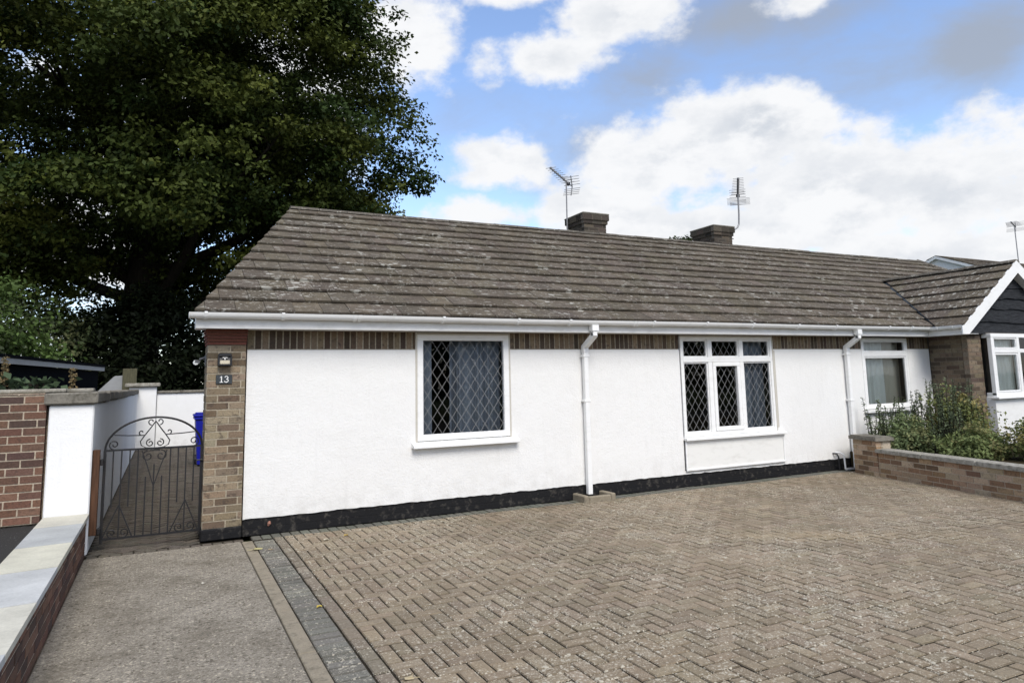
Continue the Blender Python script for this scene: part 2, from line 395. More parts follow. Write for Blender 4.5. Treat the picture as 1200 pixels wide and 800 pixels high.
def tiles(mb, org, u, v, n, u0, u1, courses, gauge, clips, tw=.30, lip=.034, first=0.0):
    """courses of interlocking tiles on a slope: org + u*s + v*t, n outward"""
    org, u, v, n = Vector(org), Vector(u).normalized(), Vector(v).normalized(), Vector(n).normalized()
    for k in range(courses):
        t0, t1 = k*gauge, (k+1)*gauge
        s = u0-random.uniform(0, .01)-(k % 2)*tw/2
        wob = random.uniform(-.004, .004)
        while s < u1:
            dz = random.uniform(-.0035, .0035); dt = random.uniform(-.006, .006); sk = random.uniform(-.004, .004)
            poly = [(s+.0025, t0+dt+wob), (s+tw-.0025, t0+dt+wob+sk), (s+tw-.0025, t1+.02), (s+.0025, t1+.02)]
            for c in clips: poly = half_clip(poly, *c) if poly else poly
            s += tw
            if len(poly) < 3: continue
            A = abs(sum(poly[i][0]*poly[(i+1) % len(poly)][1]-poly[(i+1) % len(poly)][0]*poly[i][1] for i in range(len(poly))))/2
            if A < 2e-4: continue
            g = random.uniform(.82, 1.16); col = (.119*g, .101*g*random.uniform(.97, 1.02), .079*g*random.uniform(.94, 1.04))
            top, bot = [], []
            for (a, b) in poly:
                h = lip*(1-(b-t0)/gauge)+dz
                top.append(org+u*a+v*b+n*(h+.022)); bot.append(org+u*a+v*b+n*(h-.004))
            mb.poly(top, col); mb.poly(bot[::-1], col)
            for i in range(len(top)):
                q = (i+1) % len(top); mb.poly([bot[i], bot[q], top[q], top[i]], col)

def block(mb, cx, cy, hx, hy, col, m=0, ang=0.0, zt=0.0, dep=.03, ch=.006, gap=.0040, tilt=.010):
    """one paving block with eased edges and a little settlement"""
    z0 = zt+random.uniform(-.0025, .0025)+.006*N3(cx, cy, 8.8, .7); tx, ty = random.uniform(-tilt, tilt), random.uniform(-tilt, tilt)
    hx -= gap; hy -= gap; ca, sa = math.cos(ang), math.sin(ang); base = len(mb.v)
    for (k, dz) in ((0, -dep), (0, -ch), (ch, 0)):
        for sx, sy in ((-1, -1), (1, -1), (1, 1), (-1, 1)):
            x, y = sx*(hx-k), sy*(hy-k)
            mb.v.append((cx+x*ca-y*sa, cy+x*sa+y*ca, z0+dz+x*tx+y*ty))
    for a in (0, 4):
        silt = max(0, min(1, .45+.9*N3(cx, cy, 5.5, 1.3)+random.uniform(-.3, .3))); soil = tuple((.018+.05*silt)*q for q in (1, .84, .6)) if a == 0 else tuple((.55+.38*silt)*q for q in col)
        for k in range(4):
            mb.f.append((base+a+k, base+a+(k+1) % 4, base+a+4+(k+1) % 4, base+a+4+k)); mb.c.append(soil); mb.m.append(m)
    mb.f.append((base+8, base+9, base+10, base+11)); mb.c.append(col); mb.m.append(m)

# ------------------------------------------------------------------ measured numbers of the place
KS = .5532                      # main roof slope (rise per metre run)
ZE, YE = 2.353, -.30            # tile edge over the gutter
YR, ZR = 3.5, 4.455             # ridge
XH0, XH1 = .253, 1.75           # hip foot and ridge start
XSPLIT = 10.42                  # party line between the two homes

# ------------------------------------------------------------------ bungalow
bung = thing('bungalow', 'white rendered bungalow with long tiled roof, leaded windows and brick corner pillar', 'bungalow', (5, 3.5, 0))
neigh = thing('neighbouring_bungalow', 'attached bungalow with projecting gable, black waney boards and plain glazed windows', 'bungalow', (14, 3.5, 0))

def wall_panel(mb, x0, x1, z0, z1, holes, y0, y1, ragged=False):
    """wall slab in the x-z plane with rectangular openings (front y0, back y1)"""
    xs = sorted({x0, x1, *[h[0] for h in holes], *[h[1] for h in holes]}); zs = sorted({z0, z1, *[h[2] for h in holes], *[h[3] for h in holes]})
    xs = [x for x in xs if x0 <= x <= x1]; zs = [z for z in zs if z0 <= z <= z1]
    inh = lambda x, z: any(h[0] < x < h[1] and h[2] < z < h[3] for h in holes)
    for xa, xb in zip(xs, xs[1:]):
        for za, zb in zip(zs, zs[1:]):
            if inh((xa+xb)/2, (za+zb)/2): continue
            mb.poly([(xa, y0, za), (xb, y0, za), (xb, y0, zb), (xa, y0, zb)])
            mb.poly([(xb, y1, za), (xa, y1, za), (xa, y1, zb), (xb, y1, zb)])
    for (ha, hb, hz0, hz1) in holes:
        a, b, c, d = max(ha, x0), min(hb, x1), max(hz0, z0), min(hz1, z1)
        if a >= b or c >= d: continue
        mb.poly([(a, y0, c), (a, y1, c), (a, y1, d), (a, y0, d)]); mb.poly([(b, y1, c), (b, y0, c), (b, y0, d), (b, y1, d)])
        if hz0 > z0: mb.poly([(a, y0, c), (b, y0, c), (b, y1, c), (a, y1, c)])
        if hz1 < z1: mb.poly([(a, y1, d), (b, y1, d), (b, y0, d), (a, y0, d)])
    mb.poly([(x0, y1, z0), (x0, y0, z0), (x0, y0, z1), (x0, y1, z1)]); mb.poly([(x1, y0, z0), (x1, y1, z0), (x1, y1, z1), (x1, y0, z1)])
    if not any(h[3] >= z1 for h in holes): mb.poly([(x0, y0, z1), (x1, y0, z1), (x1, y1, z1), (x0, y1, z1)])
    else:
        for xa, xb in zip(xs, xs[1:]):
            if not any(h[0] < (xa+xb)/2 < h[1] and h[3] >= z1 for h in holes): mb.poly([(xa, y0, z1), (xb, y0, z1), (xb, y1, z1), (xa, y1, z1)])
    mb.poly([(x0, y1, z0), (x1, y1, z0), (x1, y0, z0), (x0, y0, z0)])

W1 = (2.715, 3.985, .855, 2.178); W2 = (6.745, 8.605, .225, 2.178); W3 = (10.70, 11.93, .92, 2.178)
ZP, ZW = .178, 1.968            # top of plinth, top of render
def ragged_strip(mb, x0, x1, z0, z1, y):
    """render hem with an uneven lower line over the painted plinth"""
    x = x0; prev = None
    while x <= x1+1e-6:
        p = (x, z0+.010*N3(x*9, 1.3)+.006*N3(x*30, 4.1))
        if prev: mb.poly([(prev[0], y, prev[1]), (p[0], y, p[1]), (p[0], y, z1), (prev[0], y, z1)])
        if prev: mb.poly([(prev[0], y+.02, prev[1]), (p[0], y+.02, p[1]), (p[0], y, p[1]), (prev[0], y, prev[1])])
        prev = p; x += .045
        if x > x1 and prev[0] < x1-1e-4: x = x1
def front_wall(x0, x1, holes, root):
    m = MB(); wall_panel(m, x0, x1, ZP+.03, ZW, holes, 0, .03)
    cuts = [h for h in holes if h[2] <= ZP+.02]
    ragged_strip(m, x0, x1, ZP, ZP+.03, 0)
    # rounded top lip of the render
    m.build('rendered_wall', M_RENDER, root)
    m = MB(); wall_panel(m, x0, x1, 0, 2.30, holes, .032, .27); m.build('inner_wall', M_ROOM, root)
    m = MB(); m.box(x0, x1, .012, .030, 0, ZP+.028); m.build('plinth', M_PLINTH, root)
    xs = [x0]+[q for h in holes for q in (h[0], h[1])]+[x1]
    for a, b in zip(xs[::2], xs[1::2]):
        m = MB(); bricks(m, (a, .012, ZW+.004), (1, 0, 0), (0, -1, 0), b-a, .215, pal([(.20, .15, .10), (.215, .165, .112), (.175, .13, .09), (.11, .08, .056), (.085, .062, .046)]), soldier=True, dep=.019, j=.015); m.build('soldier_course', [M_BRICK, M_MORT], root)
front_wall(.80, XSPLIT, [W1, W2], bung)
front_wall(XSPLIT, 12.53, [W3], neigh)

# other walls and ceilings that close the rooms
SX = lambda y: .585+y*.394
m = MB(); m.prism([(SX(.1), .1, 0), (SX(.1)+.25, .1, 0), (SX(7.0)+.25, 7.0, 0), (SX(7.0), 7.0, 0)], (0, 0, 2.28))
m.prism([(SX(.15), .15, 2.28), (SX(3.5), 3.5, 4.36), (SX(6.85), 6.85, 2.28)], (.1, 0, 0)); m.box(3.45, XSPLIT, 6.75, 7.0, 0, 2.28); m.box(XSPLIT-.1, XSPLIT, .27, 6.75, 0, 2.28)
m.build('outer_wall', M_BRICK, bung).data.attributes['col'].data.foreach_set('color', np.tile([.19, .145, .095, 1], len(m.f)).astype('f'))
m = MB(); fl = [(SX(.27)+.2, .27), (XSPLIT-.1, .27), (XSPLIT-.1, 6.75), (SX(6.75)+.2, 6.75)]
for z in (2.285, .05): m.prism([(*p, z) for p in fl], (0, 0, .015))
m.box(5.6, 5.7, .27, 6.75, .07, 2.285); m.box(2.4, 5.6, 4.0, 4.1, .07, 2.285); m.box(5.7, XSPLIT-.1, 4.0, 4.1, .07, 2.285)
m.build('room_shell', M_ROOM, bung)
m = MB(); m.box(18.6, 18.9, -.3, 7.0, 0, 2.28); m.box(XSPLIT, 18.6, 6.75, 7.0, 0, 2.28); m.build('outer_wall', M_RENDER, neigh)
m = MB(); m.box(XSPLIT, 18.6, .27, 6.75, 2.285, 2.30); m.box(XSPLIT, 18.6, .27, 6.75, .05, .07); m.box(XSPLIT, 18.6, 3.2, 3.3, .07, 2.285); m.box(12.75, 12.85, .27, 3.2, .07, 2.285)
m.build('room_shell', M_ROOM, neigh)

# corner pillar with its corbel
m = MB(); px0, px1, pyf = .402, .785, -.035
bricks(m, (px0, pyf, .12), (1, 0, 0), (0, -1, 0), px1-px0, 1.90, P_TAN, off=0.0, dep=.10)
bricks(m, (px0, .45, .12), (0, -1, 0), (-1, 0, 0), .45-pyf-.105, 1.90, P_TAN, off=.35, dep=.06)
bricks(m, (px1, pyf+.105, .12), (0, 1, 0), (1, 0, 0), .30, 1.90, P_TAN, off=.35, dep=.06)
m.box(px0+.05, px1-.05, pyf+.06, .45, .12, 2.02, (1, 1, 1), 1)
m.build('corner_pillar', [M_BRICK, M_MORT], bung)
m = MB(); m.cbox(px0-.012, px1+.006, pyf-.010, .45, 0, .122, .012); m.build('pillar_plinth', M_PLINTH, bung)
m = MB()
for k in range(5):
    o_ = .0055*(k+1); m.cbox(px0-o_, px1+o_*.3, pyf-o_*3, .4, 2.022+k*.033, 2.022+k*.033+.028, .004, vary((.17, .065, .046), .15)); 
    m.box(px0-o_+.006, px1+o_*.3-.006, pyf-o_*3+.006, .39, 2.022+k*.033+.028, 2.022+(k+1)*.033, (.25, .19, .14))
m.build('tile_corbel', M_CLAY, bung)

# roofs
SL = math.hypot(1, KS); vM = (0, 1/SL, KS/SL); nM = (0, -KS/SL, 1/SL)
LEN = (YR-YE)*SL; NC = 13; G = LEN/NC
def hipclip(x0, x1): # keep u >= line from (x0,0) to (x1,LEN)
    k = (x1-x0)/LEN; return (-1, k, -x0)
def hipclipR(x0, x1): # keep u <= line
    k = (x1-x0)/LEN; return (1, -k, x0)
m = MB(); tiles(m, (0, YE, ZE-.03), (1, 0, 0), vM, nM, XH0-.2, XSPLIT, NC, G, [hipclip(XH0, XH1), (1, 0, XSPLIT)])
def rear(m, xa, xb, xra, xrb):
    a, b = (0, -1, 0), None
    m.poly([(xb, 7.3, ZE), (xa, 7.3, ZE), (xra, YR, ZR-.02), (xrb, YR, ZR-.02)], (.09, .08, .07))
rear(m, XH0+7.6*(XH1-XH0)/3.8, XSPLIT, XH1, XSPLIT)
# the end of the house runs at a slant: verge undercloak and gable triangle follow it
KX = (XH1-XH0)/(YR-YE); XV = lambda y: XH0+(y-YE)*KX
m.prism([(XH0+.005, YE+.02, ZE-.05), (XV(YR)+.005, YR, ZR-.05), (XV(YR)+.32, YR, ZR-.05), (XH0+.32, YE+.02, ZE-.05)], (0, 0, .018), (.2, .19, .17))
m.prism([(XV(YR)+.005, YR, ZR-.05), (XV(7.3)+.005, 7.3, ZE-.05), (XV(7.3)+.32, 7.3, ZE-.05), (XV(YR)+.32, YR, ZR-.05)], (0, 0, .018), (.2, .19, .17))
# underlay below the tiles closes the loft
m.poly([(XH0+.03, YE+.03, ZE-.045), (XSPLIT, YE+.03, ZE-.045), (XSPLIT, YR, ZR-.05), (XH1, YR, ZR-.05)], (.02, .02, .02))
roofB = m.build('roof', M_TILE, bung)
def ridge_tiles(m, a, b, r=.095, L=.44):
    a, b = Vector(a), Vector(b); d = (b-a); n = max(1, int(d.length/L)); s = d.normalized(); side = s.cross(Vector((0, 0, 1))).normalized(); up = side.cross(s)
    for k in range(n):
        p, q = a+d*(k/n), a+d*((k+1)/n-.012/d.length*0); dz = random.uniform(-.006, .006); g = random.uniform(.85, 1.2); col = (.115*g, .104*g, .088*g)
        ring = []
        for e in (p+s*.004, q-s*.004):
            ring.append([e+side*(r*1.15*math.cos(t_))+up*(r*.62*math.sin(t_)+dz-.03) for t_ in [PI*i/7 for i in range(8)]])
        for i in range(7): m.poly([ring[0][i], ring[1][i], ring[1][i+1], ring[0][i+1]], col)
        m.poly(ring[0], col); m.poly(ring[1][::-1], col)
m = MB(); ridge_tiles(m, (XH1-.02, YR, ZR-.005), (XSPLIT, YR, ZR-.005)); m.build('ridge', M_TILE, roofB)

XE1, XR1 = 19.2, 17.75
m = MB(); tiles(m, (0, YE, ZE-.03), (1, 0, 0), vM, nM, XSPLIT, XE1, NC, G, [(-1, 0, -XSPLIT), hipclipR(XE1, XR1)])
rear(m, XSPLIT, XE1, XSPLIT, XR1)
m.poly([(XE1, YE, ZE-.02), (XE1, 7.3, ZE-.02), (XR1, YR, ZR)], (.09, .08, .07))
m.poly([(XSPLIT, YE+.03, ZE-.045), (XE1, YE+.03, ZE-.045), (XR1, YR, ZR-.05), (XSPLIT, YR, ZR-.05)], (.02, .02, .02))
# projecting gable roof
XG, XGR, ZG, ZGR, YG = 12.17, 13.93, 2.335, 3.535, -.92
kg = (ZGR-ZG)/(XGR-XG); sg = math.hypot(1, kg); gl = (XGR-XG)*sg
vG = Vector((1/sg, 0, kg/sg)); nG = Vector((-kg/sg, 0, 1/sg))
# u runs towards the street (-y), t up the slope; valley where both planes meet
def yval(t): # y of the valley line at slope position t
    z = ZG+t*kg/sg; return YE+(z-ZE)/KS
y0v, y1v = yval(0), yval(gl); uo = 3.0                    # u = uo - y
kv = (y1v-y0v)/gl
tiles(m, (XG, uo, ZG-.03), (0, -1, 0), vG, nG, 0, uo-YG, 7, gl/7, [(-1, -kv, -(uo-y0v)-.10), (1, 0, uo-YG)], tw=.30)
vG2 = Vector((-1/sg, 0, kg/sg)); nG2 = Vector((kg/sg, 0, 1/sg)); XG2 = 2*XGR-XG
tiles(m, (XG2, uo, ZG-.03), (0, -1, 0), vG2, nG2, 0, uo-YG, 7, gl/7, [(-1, -kv, -(uo-y0v)-.05), (1, 0, uo-YG)], tw=.30)
for s_ in (XG, XG2):
    m.poly([(s_, y0v+.1, ZG-.05), (s_, YG+.02, ZG-.05), (XGR, YG+.02, ZGR-.05), (XGR, y1v, ZGR-.05)], (.02, .02, .02))
roofN = m.build('roof', M_TILE, neigh)
for a, b in (((XSPLIT, YR, ZR-.005), (XR1+.02, YR, ZR-.005)), ((XGR, YG, ZGR+.005), (XGR, y1v-.05, ZGR+.005)), ((XE1, YE, ZE+.03), (XR1, YR, ZR+.03))):
    m = MB(); ridge_tiles(m, a, b); m.build('ridge', M_TILE, roofN)
m = MB(); m.prism([(XG+.02, y0v-.06, ZG+.01), (XG+.06, y0v+.0, ZG+.01), (XGR, y1v, ZGR-.02), (XGR, y1v-.09, ZGR-.02)], (0, 0, .012)); m.build('valley_lining', M_SLATE, roofN)

# fascia, soffit and gutter
def fascia(x0, x1, root, side=False):
    m = MB(); m.cbox(x0, x1, -.25, -.23, 2.18, 2.335, .003); m.box(x0+.004, x1, -.229, .011, 2.186, 2.192)
    if side:
        m.cbox(.27, .285, -.229, -.02, 2.181, 2.335, .003); m.box(.286, .41, .012, .10, 2.186, 2.192)
    m.build('fascia', M_FASCIA, root)
fascia(.27, XSPLIT, bung, True); fascia(XSPLIT, 12.24, neigh)
def gutter_profile(cy, cz, r=.056, th=.004, n=10):
    o = [(cy-r*math.cos(a), cz-r*1.0*math.sin(a)) for a in [PI*i/n for i in range(n+1)]]
    o[0] = (o[0][0]-.004, o[0][1]+.004)
    i_ = [(cy-(r-th)*math.cos(a), cz-(r-th)*math.sin(a)) for a in [PI*i/n for i in range(n+1)]]
    return o+i_[::-1]
def sag(x): return .004*math.sin(x*1.1)
GY, GZ = -.309, 2.332
def gutter_run(m, x0, x1, r=.056):
    n = max(1, int((x1-x0)/.8)); P = gutter_profile(0, 0, r)
    for k in range(n):
        a, b = x0+(x1-x0)*k/n, x0+(x1-x0)*(k+1)/n
        for i in range(len(P)):
            p, q = P[i], P[(i+1) % len(P)]
            m.poly([(b, GY+p[0], GZ+p[1]+sag(b)), (a, GY+p[0], GZ+p[1]+sag(a)), (a, GY+q[0], GZ+q[1]+sag(a)), (b, GY+q[0], GZ+q[1]+sag(b))])
def gutter(x0, x1, root, brs, unions, stop=False):
    m = MB(); gutter_run(m, x0, x1)
    if stop:
        P = gutter_profile(0, 0, .060)[:11]; m.prism([(x0-.004, GY+p[0], GZ+p[1]+sag(x0)) for p in P], (.012, 0, 0))
    g = m.build('gutter', M_UPVC, root)
    for x in brs:
        m = MB(); P = gutter_profile(GY, GZ+sag(x), .067, .012); m.prism([(x-.016, *p) for p in P], (.032, 0, 0)); m.cbox(x-.016, x+.016, -.380, -.362, GZ+sag(x)-.01, GZ+sag(x)+.012, .003); m.build('bracket', M_UPVC, g)
    for x in unions:
        m = MB()
        for d in (-.045, .012): P = gutter_profile(GY, GZ+sag(x), .067, .012); m.prism([(x+d, *p) for p in P], (.034, 0, 0))
        m.build('union', M_UPVC, g)
    return g
gutB = gutter(.205, XSPLIT, bung, [.36, 1.12, 2.95, 3.95, 4.7, 6.05, 7.0, 7.9, 8.85, 9.7], [1.92, 5.75], True)
gutN = gutter(XSPLIT, 12.19, neigh, [11.0, 11.6], [])
# short return gutter along the gable's eave
m = MB(); P = gutter_profile(0, 0)
for i in range(len(P)):
    p, q = P[i], P[(i+1) % len(P)]; X = lambda a: XG-.035+a
    m.poly([(X(p[0]), GY-.02, GZ+p[1]), (X(p[0]), YG-.0, GZ+p[1]), (X(q[0]), YG-.0, GZ+q[1]), (X(q[0]), GY-.02, GZ+q[1])])
m.build('gutter', M_UPVC, neigh)
for y in (-.48, -.75):
    m = MB(); P2 = gutter_profile(XG-.035, GZ, .067, .012); m.prism([(p[0], y-.012, p[1]) for p in P2], (0, .024, 0)); m.build('bracket', M_UPVC, gutN)
m = MB(); m.box(XG+.03, XG+.05, YG+.005, -.252, 2.18, 2.335); m.box(XG+.051, 12.545, YG+.005, -.002, 2.186, 2.192); m.build('fascia', M_FASCIA, neigh)

# downpipes (square section)
def downpipe(root, x, ztop, zbot, clips, shoe):
    m = MB(); h = .034
    m.box(x-.05, x+.05, GY-.045, GY+.045, 2.20, 2.275)               # outlet under the gutter
    m.cbox(x-h, x+h, GY-h, GY+h, 2.13, 2.20, .006)
    a, b = Vector((x, GY, 2.145)), Vector((x, -.062, 2.0))            # swan neck
    d = (b-a).normalized(); nrm = Vector((0, d.z, -d.y)); s = Vector((1, 0, 0))
    q = []
    for e in (a-d*.02, b+d*.02):
        q.append([e+s*sx*h+nrm*sy*h for sx, sy in ((-1, -1), (1, -1), (1, 1), (-1, 1))])
    for k in range(4): m.poly([q[0][k], q[0][(k+1) % 4], q[1][(k+1) % 4], q[1][k]])
    m.cbox(x-h-.004, x+h+.004, -.062-h-.004, -.062+h+.004, 1.93, 2.01, .004)
    m.cbox(x-h, x+h, -.062-h, -.062+h, zbot, 1.935, .007)
    if shoe:
        m.hexa([(x-h, -.16, zbot-.06), (x+h, -.16, zbot-.06), (x+h, -.03, zbot+.002), (x-h, -.03, zbot+.002), (x-h, -.15, zbot+.01), (x+h, -.15, zbot+.01), (x+h, -.03, zbot+.08), (x-h, -.03, zbot+.08)])
    dp = m.build('downpipe', M_UPVC, root)
    for z in clips:
        m = MB(); m.cbox(x-h-.014, x+h+.014, -.062-h-.005, -.002, z-.016, z+.016, .003); m.build('clip', M_UPVC, dp)
downpipe(bung, 5.085, 2.0, .06, [1.28, 1.88], False)
downpipe(bung, 10.255, 2.0, .07, [1.12, 1.88], False)

# windows
def frame_rect(m, x0, x1, z0, z1, y0, y1, w, b=.006, wb=None):
    wb = wb or w
    m.cbox(x0, x1, y0, y1, z0, z0+wb, b); m.cbox(x0, x1, y0, y1, z1-w, z1, b)
    m.cbox(x0, x0+w, y0+.001, y1, z0+wb-.003, z1-w+.003, b); m.cbox(x1-w, x1, y0+.001, y1, z0+wb-.003, z1-w+.003, b)
def lattice(m, x0, x1, z0, z1, y, dx=.126, dz=.187, w=.0032):
    for sgn in (1, -1):
        k = sgn*dz/dx
        c = -80*dz
        while c < 80*dz:
            # z - z0 = k (x - x0) + c
            pts = []
            for x in (x0, x1):
                z = z0+k*(x-x0)+c
                if z0 <= z <= z1: pts.append((x, z))
            for z in (z0, z1):
                x = x0+(z-z0-c)/k
                if x0 < x < x1: pts.append((x, z))
            if len(pts) == 2 and math.dist(*pts) > .02:
                (xa, za), (xb, zb) = sorted(pts); d = Vector((xb-xa, zb-za)).normalized(); n = Vector((-d.y, d.x))*w/2
                m.prism([(xa+n.x, y, za+n.y), (xa-n.x, y, za-n.y), (xb-n.x, y, zb-n.y), (xb+n.x, y, zb+n.y)], (0, .002 if sgn > 0 else .003, 0))
            c += dz
def curtain(m, x0, x1, z0, z1, y, folds=9, amp=.03, seed=0):
    n = int(max(24, folds*8)); prev = None
    for i in range(n+1):
        f = i/n; ph = f*folds*2*PI+1.2*math.sin(f*7+seed)
        x = x0+(x1-x0)*f; yy = y+amp*math.sin(ph)*(0.7+.3*math.sin(f*13+seed)); p = (x, yy)
        if prev:
            m.poly([(prev[0], prev[1], z0), (p[0], p[1], z0), (p[0], p[1]*.6+y*.4, z1), (prev[0], prev[1]*.6+y*.4, z1)])
        prev = p

# window one: a single fixed light
w1 = thing('window', None, None); 
for k in ('label', 'category'): del w1[k]
w1.location = (3.35, 0, 1.5); put(w1, bung)
m = MB(); frame_rect(m, 2.735, 3.965, .875, 2.155, -.012, .06, .075); frame_rect(m, 2.785, 3.915, .925, 2.105, .004, .05, .022, .004); m.build('frame', M_UPVC, w1)
m = MB(); m.cbox(2.712, 2.738, -.006, .03, .855, 2.178, .004); m.cbox(3.962, 3.988, -.006, .03, .855, 2.178, .004); m.cbox(2.739, 3.961, -.006, .03, 2.152, 2.177, .004); m.build('trim', M_TRIM, w1)
m = MB(); m.hexa([(2.66, -.085, .800), (4.065, -.085, .800), (4.065, .02, .806), (2.66, .02, .806), (2.66, -.085, .832), (4.065, -.085, .832), (4.065, .02, .872), (2.66, .02, .872)]); m.cbox(2.66, 4.065, -.092, -.070, .796, .833, .004); m.build('sill', M_UPVC, w1)
m = MB(); m.poly([(2.80, .028, .94), (3.90, .028, .94), (3.90, .028, 2.09), (2.80, .028, 2.09)]); m.build('glass', M_GLASS, w1)
m = MB(); lattice(m, 2.808, 3.892, .948, 2.082, .020); m.build('lead_lattice', M_LEAD, w1)
m = MB(); curtain(m, 3.26, 3.98, .60, 2.2, .24, 4, .085, 1); m.build('curtain', M_CURT, w1)
m = MB(); curtain(m, 2.70, 2.99, .60, 2.2, .22, 2, .045, 4); m.build('curtain', M_CURT, w1)

# window two: three lights with top lights and an apron panel
w2 = thing('window', None, None)
for k in ('label', 'category'): del w2[k]
w2.location = (7.7, 0, 1.5); put(w2, bung)
m = MB(); frame_rect(m, 6.765, 8.60, .70, 2.160, -.012, .06, .05, .006, .055)
for x in (7.32, 7.945): m.cbox(x-.04, x+.04, -.011, .055, .75, 2.112, .006)
m.cbox(6.81, 8.555, -.0135, .055, 1.775, 1.85, .006)
for (a, b, c, d) in ((6.815, 7.28, 1.85, 2.11), (7.36, 7.905, 1.85, 2.11), (7.985, 8.55, 1.85, 2.11), (6.815, 7.28, .755, 1.775), (7.985, 8.55, .755, 1.775)):
    frame_rect(m, a, b, c, d, .004, .05, .02, .004)
fr2 = m.build('frame', M_UPVC, w2)
m = MB(); frame_rect(m, 7.362, 7.903, .757, 1.773, -.022, .05, .062, .008); m.build('sash', M_UPVC, w2)
m = MB(); m.cbox(8.604, 8.628, -.008, .03, .70, 2.178, .004); m.cbox(8.635, 8.66, -.004, .02, .75, 1.95, .004); m.box(6.765, 8.60, -.004, .03, 2.161, 2.177); m.build('trim', M_TRIM, w2)
m = MB(); m.hexa([(6.745, -.07, .655), (8.74, -.07, .655), (8.74, .02, .66), (6.745, .02, .66), (6.745, -.07, .683), (8.74, -.07, .683), (8.74, .02, .702), (6.745, .02, .702)]); m.cbox(6.745, 8.74, -.078, -.058, .650, .685, .004); m.build('sill', M_UPVC, w2)
m = MB(); gl = MB()
for (a, b, c, d) in ((6.835, 7.26, 1.87, 2.09), (7.38, 7.885, 1.87, 2.09), (8.005, 8.53, 1.87, 2.09), (6.835, 7.26, .775, 1.755), (7.424, 7.841, .819, 1.711), (8.005, 8.53, .775, 1.755)):
    gl.poly([(a-.01, .030, c-.01), (b+.01, .030, c-.01), (b+.01, .030, d+.01), (a-.01, .030, d+.01)]); lattice(m, a, b, c, d, .022, .122, .176)
gl.build('glass', M_GLASS, w2); m.build('lead_lattice', M_LEAD, w2)
m = MB(); curtain(m, 8.10, 8.62, .45, 2.2, .22, 3, .075, 2); m.build('curtain', M_CURT, w2)
m = MB(); m.box(6.775, 8.70, -.020, .03, .235, .652); m.build('apron_panel', M_CREAM, w2)
m = MB(); frame_rect(m, 6.755, 8.722, .222, .649, -.034, -.0195, .030, .004); m.build('apron_frame', M_UPVC, w2)

# neighbour's plain window beside the party line
w3 = thing('window', None, None)
for k in ('label', 'category'): del w3[k]
w3.location = (11.3, 0, 1.5); put(w3, neigh)
m = MB(); frame_rect(m, 10.705, 11.925, .945, 2.165, -.006, .06, .06); m.cbox(10.76, 11.87, -.008, .055, 1.84, 1.925, .006)
frame_rect(m, 10.76, 11.87, 1.924, 2.11, .004, .05, .02, .004); m.build('frame', M_UPVC, w3)
m = MB(); frame_rect(m, 10.765, 11.865, .998, 1.842, .003, .05, .03, .004); m.build('sash', M_UPVC, w3)
m = MB(); m.cbox(10.66, 11.97, -.08, .02, .885, .935, .006); m.build('sill', M_UPVC, w3)
m = MB(); m.poly([(10.77, .03, 1.0), (11.86, .03, 1.0), (11.86, .03, 2.10), (10.77, .03, 2.10)]); m.build('glass', M_GLASS, w3)
m = MB(); curtain(m, 10.90, 11.45, .7, 2.2, .17, 4, .03, 3); m.build('curtain', M_NET, w3)
m = MB(); curtain(m, 11.5, 11.95, .7, 2.2, .20, 3, .01, 5); m.build('curtain', M_CURTB, w3)

# neighbour's gable projection: brick return, pier, box window, black boards
m = MB(); bricks(m, (12.55, .0, 0), (0, -1, 0), (-1, 0, 0), .70-.105, 2.185, P_RET, off=.2, dep=.1)
bricks(m, (12.55, -.70, 0), (1, 0, 0), (0, -1, 0), .39, 2.185, P_RET, off=0, dep=.1)
m.box(12.6, 12.92, -.65, 0, 0, 2.185, (1, 1, 1), 1)
m.build('brick_return', [M_BRICK, M_MORTD], neigh)
m = MB(); m.box(12.945, 15.3, -.62, -.35, 0, 1.10); m.cbox(12.96, 15.0, -.84, -.60, 0, 1.095, .004); m.build('apron_wall', M_PAINTW, neigh)
wb = thing('box_window', None, None)
for k in ('label', 'category'): del wb[k]
wb.location = (14, -.8, 1.6); put(wb, neigh)
m = MB()
for x in (12.97, 13.75, 14.55): m.cbox(x, x+.075, -.865, -.79, 1.12, 2.15, .006)
m.cbox(12.97, 14.62, -.868, -.78, 1.095, 1.165, .006); m.cbox(12.97, 14.62, -.868, -.78, 2.13, 2.20, .006); m.cbox(13.03, 14.6, -.866, -.79, 1.86, 1.93, .006)
frame_rect(m, 13.05, 13.745, 1.17, 1.855, -.858, -.80, .03, .004); frame_rect(m, 13.05, 13.745, 1.935, 2.125, -.858, -.80, .022, .004)
m.box(12.972, 13.0, -.79, -.70, 1.095, 1.17); m.box(12.972, 13.0, -.79, -.70, 2.13, 2.20); m.build('frame', M_UPVC, wb)
m = MB(); m.cbox(12.93, 14.66, -.92, -.79, 1.06, 1.094, .005); m.build('sill', M_UPVC, wb)
m = MB(); m.poly([(13.06, -.83, 1.17), (14.56, -.83, 1.17), (14.56, -.83, 2.13), (13.06, -.83, 2.13)]); m.poly([(12.985, -.79, 1.17), (12.985, -.70, 1.17), (12.985, -.70, 2.13), (12.985, -.79, 2.13)]); m.build('glass', M_GLASS, wb)
m = MB(); curtain(m, 13.10, 13.80, 1.0, 2.2, -.74, 6, .025, 1); m.build('curtain', M_NET, wb)
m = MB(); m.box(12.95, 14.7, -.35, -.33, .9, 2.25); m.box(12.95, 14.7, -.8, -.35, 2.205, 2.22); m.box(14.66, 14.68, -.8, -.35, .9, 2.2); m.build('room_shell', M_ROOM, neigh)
m = MB()   # waney-edge boards, each lapping the one below
zb = 2.20; k = 0
